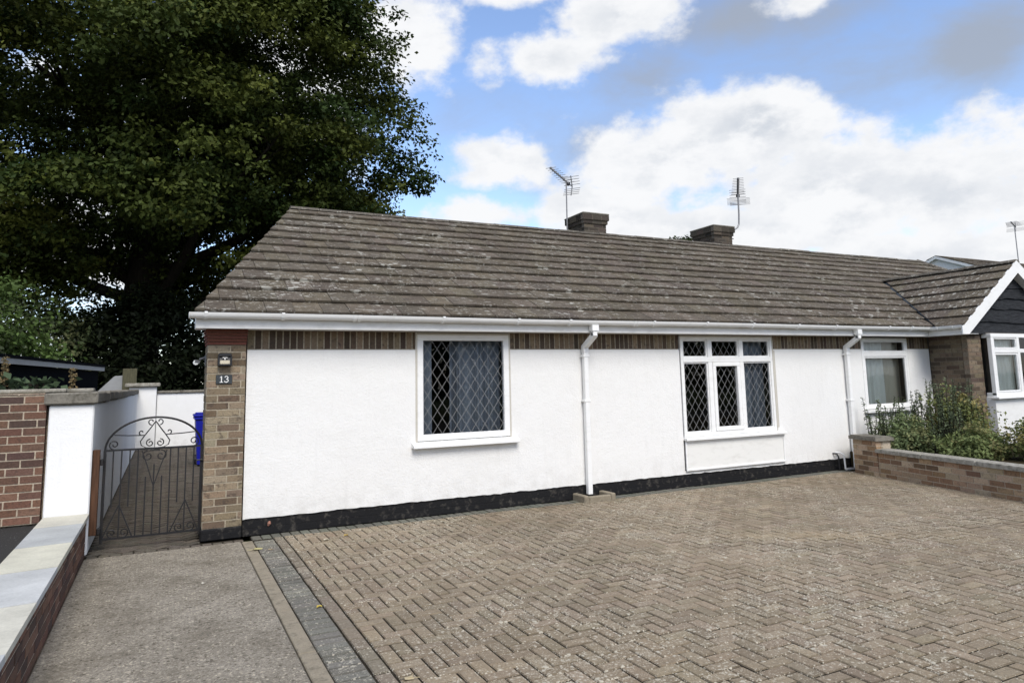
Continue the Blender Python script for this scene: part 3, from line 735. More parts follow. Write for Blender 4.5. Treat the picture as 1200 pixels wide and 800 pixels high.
while zb < ZGR-.12:
    h = .215; lo, hi = [], []
    xa = XG+(zb-ZG)/kg+.02; xb = 2*XGR-xa; xa = max(xa, 12.5); xb = min(xb, 15.36)
    n = max(6, int((xb-xa)/.09)); yf = -.752-.004*(k % 2)
    for i in range(n+1):
        x = xa+(xb-xa)*i/n; zl = zb+.045*N3(x*2.2, k*3.7)+.018*N3(x*7, k*5.1)
        zt = min(zb+h+.05, ZG+(min(x, 2*XGR-x)-XG)*kg-.03); lo.append((x, zl)); hi.append((x, max(zt, zl+.002)))
    for i in range(n):
        (x0, z0), (x1, z1) = lo[i], lo[i+1]; (_, t0), (_, t1) = hi[i], hi[i+1]
        m.poly([(x0, yf-.03, z0), (x1, yf-.03, z1), (x1, yf, t1), (x0, yf, t0)]); m.poly([(x0, yf+.02, z0), (x1, yf+.02, z1), (x1, yf-.03, z1), (x0, yf-.03, z0)])
    zb += h; k += 1
m.poly([(12.4, -.72, 2.19), (15.46, -.72, 2.19), (XGR, -.72, ZGR-.06)])
m.build('waney_boards', M_WANEY, neigh)
m = MB(); e = Vector((1/sg, 0, kg/sg)); dn = .20
for s_ in (1, -1):
    f = lambda x, z: (XGR+(x-XGR)*s_, YG-.002, z)
    pts = [f(XG-.085, ZG-.10), f(XG-.085+.0, ZG-.155), f(XG+.06, ZG-.155), f(XGR, ZGR-.01-dn*sg), f(XGR, ZGR-.01), ]
    pts = [f(XG-.07, ZG-.035), f(XG-.07, ZG-.155), f(XG+.10, ZG-.155), f(XGR, ZGR+.0-.215), f(XGR, ZGR+.015)]
    if s_ < 0: pts = pts[::-1]
    m.prism(pts, (0, .022, 0))
m.build('bargeboard', M_PAINTW, neigh)
m = MB(); 
for s_ in (1, -1):
    f = lambda x, z: (XGR+(x-XGR)*s_, YG+.021, z)
    pts = [f(XG+.10, ZG-.15), f(XGR, ZGR-.21), f(XGR, ZGR-.19), f(XG+.07, ZG-.13)]
    m.prism(pts if s_ > 0 else pts[::-1], (0, .16, 0))
m.build('gable_soffit', M_FASCIA, neigh)

# chimneys
def chimney(root, x0, x1, y0, y1, ztop, parent_name='chimney'):
    m = MB(); zb = 3.9
    def stack(a, b, c, d, z0, z1, colr):
        bricks(m, (a, c, z0), (1, 0, 0), (0, -1, 0), b-a, z1-z0, colr, dep=.1); bricks(m, (a, d, z0), (0, -1, 0), (-1, 0, 0), d-c-.102, z1-z0, colr, dep=.1)
        bricks(m, (b, c+.102, z0), (0, 1, 0), (1, 0, 0), d-c-.102, z1-z0, colr, dep=.1); m.box(a+.05, b-.05, c+.05, d-.02, z0, z1, (1, 1, 1), 1)
    stack(x0, x1, y0, y1, zb, ztop-.225, P_CHIM)
    stack(x0-.025, x1+.025, y0-.025, y1+.025, ztop-.225, ztop-.15, P_CHIM)
    stack(x0-.05, x1+.05, y0-.05, y1+.05, ztop-.15, ztop-.04, P_CHIM)
    ch = m.build('chimney', [M_CHIM, M_MORTC], root)
    m = MB(); m.cbox(x0-.06, x1+.06, y0-.06, y1+.06, ztop-.04, ztop, .015); m.build('capping', M_COPE, ch)
    return ch
chimney(roofB, 7.50, 8.03, 3.68, 4.32, 4.93)
chimney(roofN, 10.93, 11.46, 3.68, 4.38, 4.94)

# ------------------------------------------------------------------ things fixed to the walls
t_ = thing('number_plate', 'slate house number plate reading 13 on the brick pillar', 'house number', (.57, -.04, 1.65))
m = MB(); m.cbox(.492, .652, -.050, -.0375, 1.606, 1.702, .003); m.build('plaque', M_SLATE, t_)
m = MB(); Y = -.051
def stroke(pts, w):
    for (a, b) in zip(pts, pts[1:]):
        a, b = Vector((a[0], a[1])), Vector((b[0], b[1])); d = (b-a).normalized(); n = Vector((-d.y, d.x))*w/2; a2, b2 = a-d*w*.2, b+d*w*.2
        m.prism([(a2.x+n.x, Y, a2.y+n.y), (a2.x-n.x, Y, a2.y-n.y), (b2.x-n.x, Y, b2.y-n.y), (b2.x+n.x, Y, b2.y+n.y)], (0, -.0015-.0004*random.random(), 0))
stroke([(.546, 1.624), (.546, 1.686)], .010); stroke([(.546, 1.684), (.532, 1.674)], .006); stroke([(.530, 1.624), (.562, 1.624)], .006)
arc = lambda cx, cz, rx, rz, a0, a1, n=9: [(cx+rx*math.cos(math.radians(a0+(a1-a0)*i/n)), cz+rz*math.sin(math.radians(a0+(a1-a0)*i/n))) for i in range(n+1)]
stroke(arc(.594, 1.671, .016, .015, 160, -90), .008); stroke(arc(.594, 1.6405, .019, .0165, 90, -165), .008)
m.build('numerals', M_PAINTW, t_)
t_ = thing('wall_lantern', 'small black solar wall lamp with pale lens above the number plate', 'wall lamp', (.57, -.04, 1.85))
m = MB(); m.hexa([(.505, -.115, 1.80), (.635, -.115, 1.80), (.635, -.037, 1.79), (.505, -.037, 1.79), (.515, -.085, 1.925), (.625, -.085, 1.925), (.625, -.037, 1.935), (.515, -.037, 1.935)]); m.cbox(.50, .64, -.128, -.06, 1.795, 1.81, .004); m.cbox(.50, .516, -.124, -.05, 1.80, 1.90, .004); m.cbox(.624, .64, -.124, -.05, 1.80, 1.90, .004); m.cbox(.505, .635, -.118, -.037, 1.895, 1.925, .006)
m.build('housing', M_BLACKP, t_)
m = MB(); m.cbox(.522, .618, -.124, -.10, 1.812, 1.852, .004); m.build('lens', M_LENS, t_)
m = MB(); m.cbox(.545, .595, -.122, -.095, 1.876, 1.884, .002); m.tube([(.57, -.095, 1.866), (.57, -.118, 1.866)], .008, 8); m.build('sensor', M_PAINTW, t_)
t_ = thing('floodlight', 'small floodlight with white underside sticking out from the side wall', 'floodlight', (.4, .2, 1.86))
m = MB(); m.tube([(.402, .2, 1.90), (.36, .2, 1.885), (.335, .2, 1.875)], .012, 6); m.cbox(.39, .402, .15, .25, 1.80, 1.92, .003); m.build('arm', M_GREYM, t_)
m = MB(); m.hexa([(.335, .13, 1.83), (.345, .13, 1.862), (.345, .27, 1.862), (.335, .27, 1.83), (.285, .12, 1.845), (.295, .12, 1.87), (.295, .28, 1.87), (.285, .28, 1.845)]); m.build('head', M_GREYM, t_)
m = MB(); m.tube([(.300, .13, 1.842), (.300, .25, 1.842)], .028, 8); m.build('lens', M_PAINTW, t_)

# overflow pipe by the low wall and the concrete gully kerb
m = MB(); m.tube([(9.86, .0, .285), (9.89, -.07, .285), (9.93, -.11, .25), (9.93, -.12, .035)], .014, 8); m.tube([(9.93, -.12, .028), (10.16, -.12, .024)], .014, 4); m.tube([(10.16, -.12, .02), (10.17, -.12, .44)], .014, 4)
tag(m.build('overflow_pipe', M_UPVC), 'thin white looped pipe at wall foot beside the brick garden pier', 'pipe')
m = MB(); m.tube([(9.80, .0, .275), (9.83, -.06, .27), (9.845, -.075, .22), (9.85, -.075, .01)], .012, 6)
tag(m.build('drain_hose', M_BLACKP), 'thin dark hose bent down the black plinth beside the white looped pipe', 'hose')
m = MB(); m.cbox(4.86, 4.93, -.30, .008, -.02, .085, .012); m.cbox(5.27, 5.34, -.30, .008, -.02, .085, .012); m.cbox(4.931, 5.269, -.30, -.23, -.02, .07, .012); m.box(4.93, 5.27, -.23, .008, -.02, .012, (.3, .3, .3))
tag(m.build('gully_kerb', M_EDGE), 'low concrete kerb round the drain at the foot of the white downpipe', 'drain kerb')

# ------------------------------------------------------------------ aerials
def aerial(root, base, top, boomdir, L, nel, el, mat=M_ALU):
    """yagi: boom along boomdir from the rear, cross elements horizontal"""
    d = Vector(boomdir).normalized(); top = Vector(top); side = d.cross(Vector((0, 0, 1))).normalized(); up = side.cross(d)
    m = MB(); a, b = top-d*L*.3, top+d*L*.7; m.tube([a, b], .011, 5); m.build('boom', mat, root)
    m = MB()
    for k in range(nel):
        p = a+(b-a)*(.22+.78*k/(nel-1)); w = el*(1-.25*k/(nel-1)); m.tube([p-side*w/2+up*.012, p+side*w/2+up*.012], .0038, 4)
        m.box(p.x-.020, p.x+.020, p.y-.020, p.y+.020, p.z-.012, p.z+.024)
    m.build('elements', M_GREYM, root)
    m = MB()
    for s_ in (-1, 1):
        for k in range(4):
            q = a+up*s_*(.045+.05*k)-d*(-.03*k); m.tube([q-side*el*.62, q+side*el*.62], .0045, 4)
        m.tube([a, a+up*s_*.22+d*.09], .008, 4)
    m.build('reflector', M_GREYM, root)
    m = MB(); q = a+(b-a)*.2; m.cbox(q.x-.035, q.x+.035, q.y-.035, q.y+.035, q.z-.05, q.z+.02, .01); m.build('junction_box', M_BLACKP, root)
t_ = thing('television_aerial', 'rooftop aerial with tilted many-armed boom on a straight mast', 'aerial', (7.42, 4.2, 4.2), 'television aerials on the roofs')
m = MB(); m.tube([(7.44, 4.25, 4.15), (7.43, 4.23, 5.0), (7.42, 4.2, 5.66)], .016, 6); m.build('mast', M_ALU, t_)
aerial(t_, None, (7.42, 4.2, 5.70), (-.78, -.66, .04), 1.3, 9, .29)
t_ = thing('television_aerial', 'upright rooftop aerial on a cranked mast bracketed to the chimney', 'aerial', (11.58, 3.85, 4.4), 'television aerials on the roofs')
m = MB(); m.tube([(11.58, 3.85, 4.42), (11.58, 3.85, 4.78), (11.62, 3.85, 4.86), (11.80, 3.84, 4.98), (11.85, 3.84, 5.06), (11.86, 3.83, 5.30), (11.86, 3.82, 5.78)], .019, 6); m.build('mast', M_ALU, t_)
for z in (4.55, 4.70):
    m = MB(); m.box(11.46, 11.62, 3.835, 3.865, z-.012, z+.012); m.tube([(11.66, 3.85, z), (11.53, 3.80, z)], .012, 5); m.build('bracket', M_GREYM, t_)
aerial(t_, None, (11.86, 3.82, 5.80), (-.66, -.72, .20), 1.05, 11, .30)
m = MB(); 
for k in range(6): m.tube([(11.74, 4.06+.001*k, 5.56+.03*k), (12.18, 3.77+.001*k, 5.56+.03*k)], .0035, 4)
m.build('reflector_grid', M_GREYM, t_)

# ------------------------------------------------------------------ gable wall house beyond
bh = thing('distant_house', 'far house with white gable end showing over the tiled roof', 'house', (29, 11, 0))
X0, X1, ZE2, ZR2 = 27.0, 36, 4.3, 6.03
YA, YB, YM = 4.6, 13.0, 8.8
m = MB(); m.prism([(X0, YA+.4, 0), (X0, YA+.4, ZE2), (X0, YM, ZR2-.05), (X0, YB-.4, ZE2), (X0, YB-.4, 0)], (X1-X0, 0, 0)); m.build('wall', M_RENDER, bh)
m = MB()
for (ya, s_) in ((YA, 1), (YB, -1)):
    v = Vector((0, (YM-ya), ZR2-ZE2)); L_ = v.length
    tiles(m, (0, ya, ZE2), (1, 0, 0), v, Vector((0, -s_*(ZR2-ZE2), abs(YM-ya))), X0-.10, X1, 12, L_/12, [(-1, 0, -(X0-.10)), (1, 0, X1)], tw=.6)
m.build('roof', M_TILE, bh)
m = MB(); 
for s_ in (1, -1): m.prism([(X0-.11, YM-s_*(YM-YA), ZE2-.10), (X0-.11, YM-s_*(YM-YA), ZE2+.0), (X0-.11, YM, ZR2), (X0-.11, YM, ZR2-.11)], (.03, 0, 0))
m.build('bargeboard', M_PAINTW, bh)
t_ = thing('television_aerial', 'small aerial on the far house roof above the white gable', 'aerial', (32.6, 8.8, 6.0), 'television aerials on the roofs')
m = MB(); m.tube([(32.6, 8.8, 6.0), (32.6, 8.8, 7.7)], .02, 6); m.build('mast', M_ALU, t_)
aerial(t_, None, (32.6, 8.8, 7.7), (-.9, -.3, .1), .9, 8, .55)

# ------------------------------------------------------------------ passage: white walls, gate, post, bin
pw = thing('passage_wall', 'white painted garden wall with stone coping running back beside the gate', 'garden wall', (-.8, 6, 0))
m = MB(); m.cbox(-.975, -.60, -.07, 12.9, .0, 1.435, .012); m.build('masonry', M_WALLW, pw)
m = MB(); y = -.12
while y < 12.6:
    L_ = random.uniform(.55, .75); dz = random.uniform(-.008, .008); m.cbox(-1.0-random.uniform(0, .02), -.565-random.uniform(0, .015), y+.004, min(y+L_, 12.9)-.004, 1.437+dz, 1.55+dz, .014); y += L_
m.build('coping', M_COPE, pw)
bw = thing('cross_wall', 'white wall with thin coping closing the far end of the passage', 'garden wall', (1, 13.1, 0))
m = MB(); m.cbox(-.15, 5.5, 12.95, 13.2, 0, 1.44, .012); m.build('masonry', M_WALLW, bw)
m = MB(); m.cbox(-.15, 5.5, 12.9, 13.25, 1.441, 1.51, .012); m.build('coping', M_COPE, bw)
gp = thing('gate_pier', 'short white pier with stone cap at the far passage corner', 'pier', (-.5, 13.1, 0))
m = MB(); m.cbox(-.80, -.16, 12.86, 13.4, 0, 1.62, .012); m.build('pier', M_WALLW, gp)
m = MB(); m.cbox(-.90, -.08, 12.76, 13.5, 1.621, 1.72, .02); m.build('cap', M_COPEL, gp)
m = MB(); m.cbox(-1.0, -.66, 13.6, 13.75, 0, 2.12, .01); tag(m.build('fence_post', M_FENCEW), 'greenish weathered timber post standing behind the capped white pier', 'post')
m = MB(); m.prism([(-1.75, 13.9, 0), (-.9, 13.9, 0), (-.9, 13.9, 1.95), (-1.2, 13.9, 1.93), (-1.75, 13.9, 1.35)], (0, .06, 0)); tag(m.build('timber_fence', M_TRIMG), 'grey slanted piece of fence behind the weathered timber post', 'fence')

m = MB(); m.cbox(-.598, -.535, -.02, .055, .17, .985, .004); tag(m.build('gate_post', M_POST), 'brown stained timber batten that the iron gate hangs from', 'gate post')
gate = thing('iron_gate', 'black wrought iron gate with arched top and scrolls', 'gate', (-.06, .10, .07))
GYp = .10; gx0, gx1, gz0, gz1 = -.50, .385, .085, .965; gcx = (gx0+gx1)/2
m = MB(); sq = lambda a, b, r=.009: m.tube([(a[0], GYp, a[1]), (b[0], GYp, b[1])], r, 4)
sq((gx0, gz0-.02), (gx0, gz1), .013); sq((gx1, gz0-.02), (gx1, gz1), .013); sq((gx0, gz0+.02), (gx1, gz0+.02)); sq((gx0, gz1), (gx1, gz1))
m.tube([(gcx+(gx1-gx0)/2*math.cos(PI-PI*i/28), GYp, gz1+.315*math.sin(PI*i/28)) for i in range(29)], .011, 5); m.build('frame', M_IRON, gate)
m = MB(); bx = [gx0+(gx1-gx0)*k/12 for k in range(1, 12)]
for k, x in enumerate(bx):
    lo = gz0+.02 if k % 2 == 1 else gz0+.02+(.30 if k in (0, 10, 2, 8) else .0); hi = gz1
    if k in (4, 6): hi = gz1-.28; lo = gz0+.02
    if k == 5: hi = gz1-.16
    m.tube([(x, GYp, lo), (x, GYp, hi)], .0065, 4)
m.build('bars', M_IRON, gate)
m = MB()
def scroll(cx, cz, r, a0, turns, sgn=1, n=22, tail=None):
    pts = [(cx+r*(1-.78*i/n)*math.cos(a0+sgn*turns*2*PI*i/n), GYp, cz+r*(1-.78*i/n)*math.sin(a0+sgn*turns*2*PI*i/n)) for i in range(n+1)]
    if tail: pts = [(p[0], GYp, p[1]) for p in tail]+pts
    m.tube(pts, .006, 5)
for s_ in (-1, 1):
    X = lambda d: gcx+s_*d
    # heart outline: from the apex down and round to the rail
    m.tube([(X(.0), GYp, gz1+.275), (X(.05), GYp, gz1+.20), (X(.10), GYp, gz1+.13), (X(.135), GYp, gz1+.075), (X(.125), GYp, gz1+.035), (X(.08), GYp, gz1+.008), (X(.03), GYp, gz1+.005)], .006, 5)
    scroll(X(.045), gz1+.055, .040, PI/2 if s_ > 0 else PI/2, 1.25, -s_)
    scroll(X(.038), gz1+.272, .036, -PI/2 if 1 else 0, .8, s_)
    scroll(X(.125), gz1+.165, .030, -PI/2, .75, s_)
    scroll(X(.365), gz1+.055, .050, -PI/2, 1.3, s_)
    m.tube([(X(.095), GYp, gz1+.135), (X(.25), GYp, gz1+.14), (X(.37), GYp, gz1+.15)], .005, 4)
    scroll(X(.06), gz1-.075, .055, PI/2, 1.2, -s_); m.tube([(X(.0), GYp, gz1-.02), (X(.05), GYp, gz1-.022)], .005, 4)
    m.tube([(X(.0), GYp, gz1-.38), (X(.06), GYp, gz1-.18), (X(.115), GYp, gz1-.02)], .005, 4)
    cx = X(.30)
    m.tube([(cx, GYp, gz0+.34), (cx-.135, GYp, gz0+.03)], .006, 4); m.tube([(cx, GYp, gz0+.34), (cx+.125, GYp, gz0+.03)], .006, 4)
    scroll(cx-.052, gz0+.072, .045, -PI/2, 1.2, -1); scroll(cx+.052, gz0+.072, .045, -PI/2, 1.2, 1)
m.build('scrollwork', M_IRON, gate)
for z in (.86, .20):
    m = MB(); m.tube([(-.535, .02, z), (-.515, .08, z), (gx0, GYp, z)], .011, 5); m.cbox(-.533, -.505, .01, .07, z-.03, z+.03, .004); m.build('hinge', M_IRON, gate)
m = MB(); m.cbox(gx1-.01, gx1+.022, GYp-.02, GYp+.02, .80, .84, .003); m.tube([(gx1-.05, GYp-.03, .82), (gx1+.01, GYp-.03, .82)], .007, 5); m.build('latch', M_IRON, gate)

wb_ = thing('wheelie_bin', 'blue wheelie bin standing in the passage behind the house', 'bin', (.85, 7.9, 0))
m = MB(); m.hexa([(.66, 7.66, .04), (1.10, 7.66, .04), (1.10, 8.16, .04), (.66, 8.16, .04), (.60, 7.60, .96), (1.16, 7.60, .96), (1.16, 8.24, .96), (.60, 8.24, .96)]); m.cbox(.575, 1.185, 7.575, 8.265, .93, .985, .01); m.build('body', M_BLUE, wb_)
m = MB(); m.cbox(.56, 1.20, 7.555, 8.26, .987, 1.03, .015); m.cbox(.60, 1.16, 7.60, 8.2, 1.028, 1.06, .02); m.build('lid', M_BLUE, wb_)
m = MB(); m.tube([(.60, 8.30, 1.0), (1.16, 8.30, 1.0)], .018, 6); m.tube([(.64, 8.2, .98), (.64, 8.30, 1.0)], .014, 5); m.tube([(1.12, 8.2, .98), (1.12, 8.30, 1.0)], .014, 5); m.build('handle', M_BLUE, wb_)
for x in (.60, 1.12):
    m = MB(); m.tube([(x, 8.2, .1), (x+.05, 8.2, .1)], .1, 14); m.build('wheel', M_BLACKP, wb_)

# ------------------------------------------------------------------ boundary walls by the passage
rw = thing('brick_wall', 'tall red brick boundary wall with thin slab coping beside the white wall end', 'brick wall', (-3, 0, .3))
m = MB(); bricks(m, (-6.4, -.045, .34), (1, 0, 0), (0, -1, 0), 5.40, 1.19, P_RED, off=.3, dep=.1); m.box(-6.4, -.985, .06, .17, .3, 1.528, (1, 1, 1), 1); m.build('brickwork', [M_RED, M_MORTL], rw)
m = MB(); x = -6.4
while x < -.62:
    L_ = random.uniform(.55, .7); dz = random.uniform(-.004, .006); m.cbox(x+.003, min(x+L_, -.62)-.003, -.085 if x+L_ < -1.02 else .03, .22, 1.556+dz, 1.592+dz, .008); x += L_
m.build('coping', M_COPEL, rw)
m = MB(); x = -6.4
bricks(m, (-6.4, -.046, 1.535), (1, 0, 0), (0, -1, 0), 5.385, .019, P_RED, C=.02, dep=.2); m.build('mortar_bed', [M_RED, M_MORTL], rw)

lw = thing('slab_topped_wall', 'knee-high red brick wall topped with alternating cream and grey slabs', 'garden wall', (-.77, -5, 0))
m = MB(); bricks(m, (-.615, -9.9, -.02), (0, 1, 0), (1, 0, 0), 9.80, .375, P_RED, off=.1, dep=.1, C=.075); m.box(-.93, -.72, -9.9, -.1, -.02, .355, (1, 1, 1), 1); m.build('brickwork', [M_RED, M_MORTL], lw)
cols = [(.53, .51, .43), (.40, .41, .40), (.54, .52, .42), (.47, .475, .46)]
y = -.085; k = 0
cuts = [-.085, -.62, -1.50, -2.36, -3.26]+[-3.26-.88*i for i in range(1, 8)]
for a, b in zip(cuts, cuts[1:]):
    m = MB(); sk = .05
    lo, hi = b+.006, a-.006; dz = random.uniform(-.002, .002)
    m.hexa([(-.965, lo-sk, .356), (-.595, lo, .356), (-.595, hi, .356), (-.965, hi-(sk if k else 0), .356), (-.965, lo-sk, .396+dz), (-.595, lo, .396+dz), (-.595, hi, .396+dz), (-.965, hi-(sk if k else 0), .396+dz)], cols[k % 4])
    m.build('coping_slab', M_SLAB, lw); k += 1
m = MB(); m.cbox(-.60, -.53, -.26, -.08, -.01, .34, .02)

# low brick wall towards the neighbour's bed (slightly skew to the house)
A, B = Vector((9.90, -.34, 0)), Vector((9.21, -3.18, 0)); d = (B-A).normalized(); nrm = Vector((d.y, -d.x, 0)); nrm = nrm if nrm.x < 0 else -nrm; Lw = 9.0
gw = thing('garden_wall', 'low mixed brick wall with lichened coping in front of the shrubs', 'garden wall', tuple(A))
m = MB(); p0 = A+d*.52
bricks(m, p0-Vector((0, 0, .02)), d, nrm, Lw, .375, P_LOW, off=.4, dep=.1)
bricks(m, A-Vector((0, 0, .02))+d*.0+nrm*.018, d, nrm, .52, .545, P_LOW, off=.1, dep=.12)
def obox(m, s0, s1, w0, w1, z0, z1, col=(1, 1, 1), mi=0):
    q = [A+d*s+nrm*w+Vector((0, 0, z)) for z in (z0, z1) for (s, w) in ((s0, w0), (s0, w1), (s1, w1), (s1, w0))]
    m.hexa([q[0], q[1], q[2], q[3], q[4], q[5], q[6], q[7]], col, mi)
obox(m, .0, .52, -.24, -.07, -.02, .525, (1, 1, 1), 1); obox(m, .52, Lw, -.2, -.06, -.02, .35, (1, 1, 1), 1)
bricks(m, A+nrm*(-.235), -nrm*-1, -d, .22, .525, P_LOW, dep=.04)
m.build('brickwork', [M_LOWB, M_MORTL], gw)
m = MB(); s = .50
while s < Lw:
    L_ = .9; z = .357+random.uniform(-.003, .003); obox(m, s+.004, s+L_-.004, -.235, .035, z, z+.045); obox(m, s+.012, s+L_-.012, -.225, .025, z+.045, z+.055); s += L_
m.build('coping', M_COPEL, gw)
m = MB(); obox(m, -.05, .56, -.28, .055, .527, .575); obox(m, -.03, .54, -.26, .035, .575, .59); m.build('pier_cap', M_COPE, gw)

# ------------------------------------------------------------------ ground surfaces
m = MB()
xs = np.linspace(-260, 300, 29); ys = np.linspace(-220, 320, 28)
for a, b in zip(xs, xs[1:]):
    for c, e in zip(ys, ys[1:]): m.poly([(a, c, -.06), (b, c, -.06), (b, e, -.06), (a, e, -.06)])
struct(m.build('ground', M_GRASS))
m = MB(); m.box(.88, 10.4, -10.2, .02, -.06, -.012, skip=(0,)); struct(m.build('paving_bed', M_JOINT))
m = MB(); a_ = .1
tanP = [(.240, .192, .132), (.258, .207, .144), (.222, .178, .123), (.272, .218, .152), (.23, .184, .128)]
def paver_col(x, y):
    c = vary(random.choice(tanP), .07, .02); g = N3(x, y, 3.3, .5)
    tan = max(0, 1-abs(((x-5.6)*.55+(y+3.0)*.84))/.32)*max(0, 1-abs(((x-5.9)*.84-(y+3.1)*.55))/1.6)
    tan += max(0, .55*N3(x, y, 9.1, .8)-.12)
    f = 1+.16*g; c = tuple(q*f for q in c); tan = min(1, tan)
    return tuple(q*(1-tan*.8)+w*tan*.8 for q, w in zip(c, (.34, .265, .165)))
nx, ny = 95, 102
for i in range(-1, nx):
    for j in range(-1, ny):
        k = (i-j) % 4; x, y = 1.19+i*a_, -10.2+j*a_
        if k == 0:
            cx, cy, hx, hy = x+a_, y+a_/2, a_, a_/2
        elif k == 3:
            cx, cy, hx, hy = x+a_/2, y+a_, a_/2, a_
        else: continue
        x0, x1, y0, y1 = max(cx-hx, 1.19), min(cx+hx, 10.3), max(cy-hy, -10.2), min(cy+hy, -.205)
        if x1-x0 < .03 or y1-y0 < .03: continue
        block(m, (x0+x1)/2, (y0+y1)/2, (x1-x0)/2, (y1-y0)/2, paver_col(cx, cy))
pavers = m.build('driveway', M_PAVER); struct(pavers)
m = MB(); y = -10.15                                              # charcoal border courses
while y < -.26:
    block(m, .98, y, .1, .05, vary((.165, .157, .132), .16, .02)); y += .1
y = -10.1
while y < -.3:
    block(m, 1.135, y, .05, .1, vary((.205, .172, .128), .14, .02)); y += .2
struct(m.build('charcoal_border', M_PAVERD))
m = MB(); x = .93                                                 # grey-green headers along the house wall
while x < 10.0:
    block(m, x, -.105, .05, .098, vary((.145, .145, .12), .12, .03)); x += .1
struct(m.build('wall_border', M_PAVERG))
m = MB(); y = -10.2
while y < -.25:
    L_ = random.uniform(.8, 1.1); m.cbox(.775, .878, y, min(y+L_, -.24)-.004, -.05, -.002, .006); y += L_
struct(m.build('edging_strip', M_EDGE))
m = MB(); m.cbox(-.613, .768, -10.2, -.235, -.06, .003, .012); struct(m.build('concrete_path', M_CONC))
m = MB(); m.prism([(-.60, -.23, -.05), (.78, -.23, -.05), (.78, .12, -.05), (3.40, 7.05, -.05), (6.0, 7.05, -.05), (6.0, 12.95, -.05), (-.60, 12.95, -.05)], (0, 0, .034)); struct(m.build('passage_bed', M_JOINT))
m = MB(); ca = math.cos(PI/4); r2 = range(-120, 160)
for i in r2:
    for j in r2:
        k = (i-j) % 4
        if k == 0: cx, cy, an = (i+1)*a_, (j+.5)*a_, 0
        elif k == 3: cx, cy, an = (i+.5)*a_, (j+1)*a_, PI/2
        else: continue
        X, Y = (cx-cy)*ca, (cx+cy)*ca
        if not (-.58 < X < (min(2.4, .57+.394*max(Y, 0))) and -.15 < Y < 12.9): continue
        if .36 < X and Y < .5: continue
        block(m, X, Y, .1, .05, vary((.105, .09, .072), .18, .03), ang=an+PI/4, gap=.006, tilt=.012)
x = -.55
while x < .78:
    block(m, x, -.182, .05, .05, vary((.11, .095, .075), .15, .03)); x += .1
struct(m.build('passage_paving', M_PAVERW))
m = MB(); m.box(-30, -.962, -10.4, -.046, -.055, .325); struct(m.build('neighbour_yard', M_ASPH))
m = MB(); q = [A+d*.0+nrm*-.21, A+d*Lw+nrm*-.21]
m.prism([(q[0].x, q[0].y, -.05), (q[1].x, q[1].y, -.05), (22, q[1].y, -.05), (22, -.62, -.05), (13.0, -.62, -.05), (12.5, -.01, -.05), (q[0].x+.1, -.01, -.05)], (0, 0, .33)); struct(m.build('garden_bed', M_SOIL))
m = MB(); m.box(-60, 60, -12.4, -10.25, -.055, .0); struct(m.build('pavement', M_CONC))
m = MB(); m.box(-60, 60, -19, -12.5, -.055, -.04); struct(m.build('road', M_ASPH))
m = MB(); m.box(-60, 60, -12.52, -12.401, -.055, .005); struct(m.build('kerb', M_COPEL))
m = MB(); m.box(-10, -.98, .18, 14, -.05, .3); struct(m.build('neighbour_garden', M_SOIL))

# ------------------------------------------------------------------ foliage
def leaf_mesh(name, mat, P, D, size, cols, aspect=.6, droop=.3, parent=None, flat=.5):
    """one quad-pair leaf per point: P (n,3), D outward direction (n,3), size (n,), cols (n,3)"""
    n = len(P)
    up = np.tile([0, 0, 1.0], (n, 1)); nrm = D*(1-flat)+up*flat+rng.normal(0, .55, (n, 3)); nrm /= np.linalg.norm(nrm, axis=1)[:, None]+1e-9
    ax = rng.normal(0, 1, (n, 3))+D*.6-up*droop; ax -= nrm*(ax*nrm).sum(1)[:, None]; ax /= np.linalg.norm(ax, axis=1)[:, None]+1e-9
    sd = np.cross(nrm, ax); s = size[:, None]
    v = np.empty((n, 4, 3)); v[:, 0] = P; v[:, 1] = P+ax*s*.5+sd*s*aspect/2+nrm*s*.10; v[:, 2] = P+ax*s; v[:, 3] = P+ax*s*.5-sd*s*aspect/2+nrm*s*.10
    me = bpy.data.meshes.new(name); me.vertices.add(4*n); me.vertices.foreach_set('co', v.astype('f').ravel())
    me.loops.add(4*n); me.loops.foreach_set('vertex_index', np.arange(4*n, dtype='i'))
    me.polygons.add(n); me.polygons.foreach_set('loop_start', np.arange(0, 4*n, 4, dtype='i'))
    me.materials.append(mat); me.update(calc_edges=True)
    at = me.attributes.new('col', 'FLOAT_COLOR', 'FACE'); c = np.ones((n, 4), 'f'); c[:, :3] = cols; at.data.foreach_set('color', c.ravel())
    o = bpy.data.objects.new(name, me); COL.objects.link(o)
    if parent is not None: put(o, parent)
    return o
def clumps(C, R, n_each, squash=.6):
    """leaf points scattered in flattened sprays around centres"""
    n = len(C)*n_each; idx = np.repeat(np.arange(len(C)), n_each)
    d = rng.normal(0, 1, (n, 3)); d /= np.linalg.norm(d, axis=1)[:, None]; r = rng.random(n)**.45
    p = d*r[:, None]*R[idx][:, None]; p[:, 2] *= squash
    return C[idx]+p, d, idx
def mixcol(idx, nC, base, k=.25, warm=None, wfrac=.15):
    b = np.array(base); g = 1+rng.uniform(-k, k, nC); c = b[None]*g[:, None]
    if warm is not None:
        w = rng.random(nC) < wfrac; c[w] = np.array(warm)[None]*g[w][:, None]
    return c[idx]*(1+rng.uniform(-.2, .2, (len(idx), 1)))

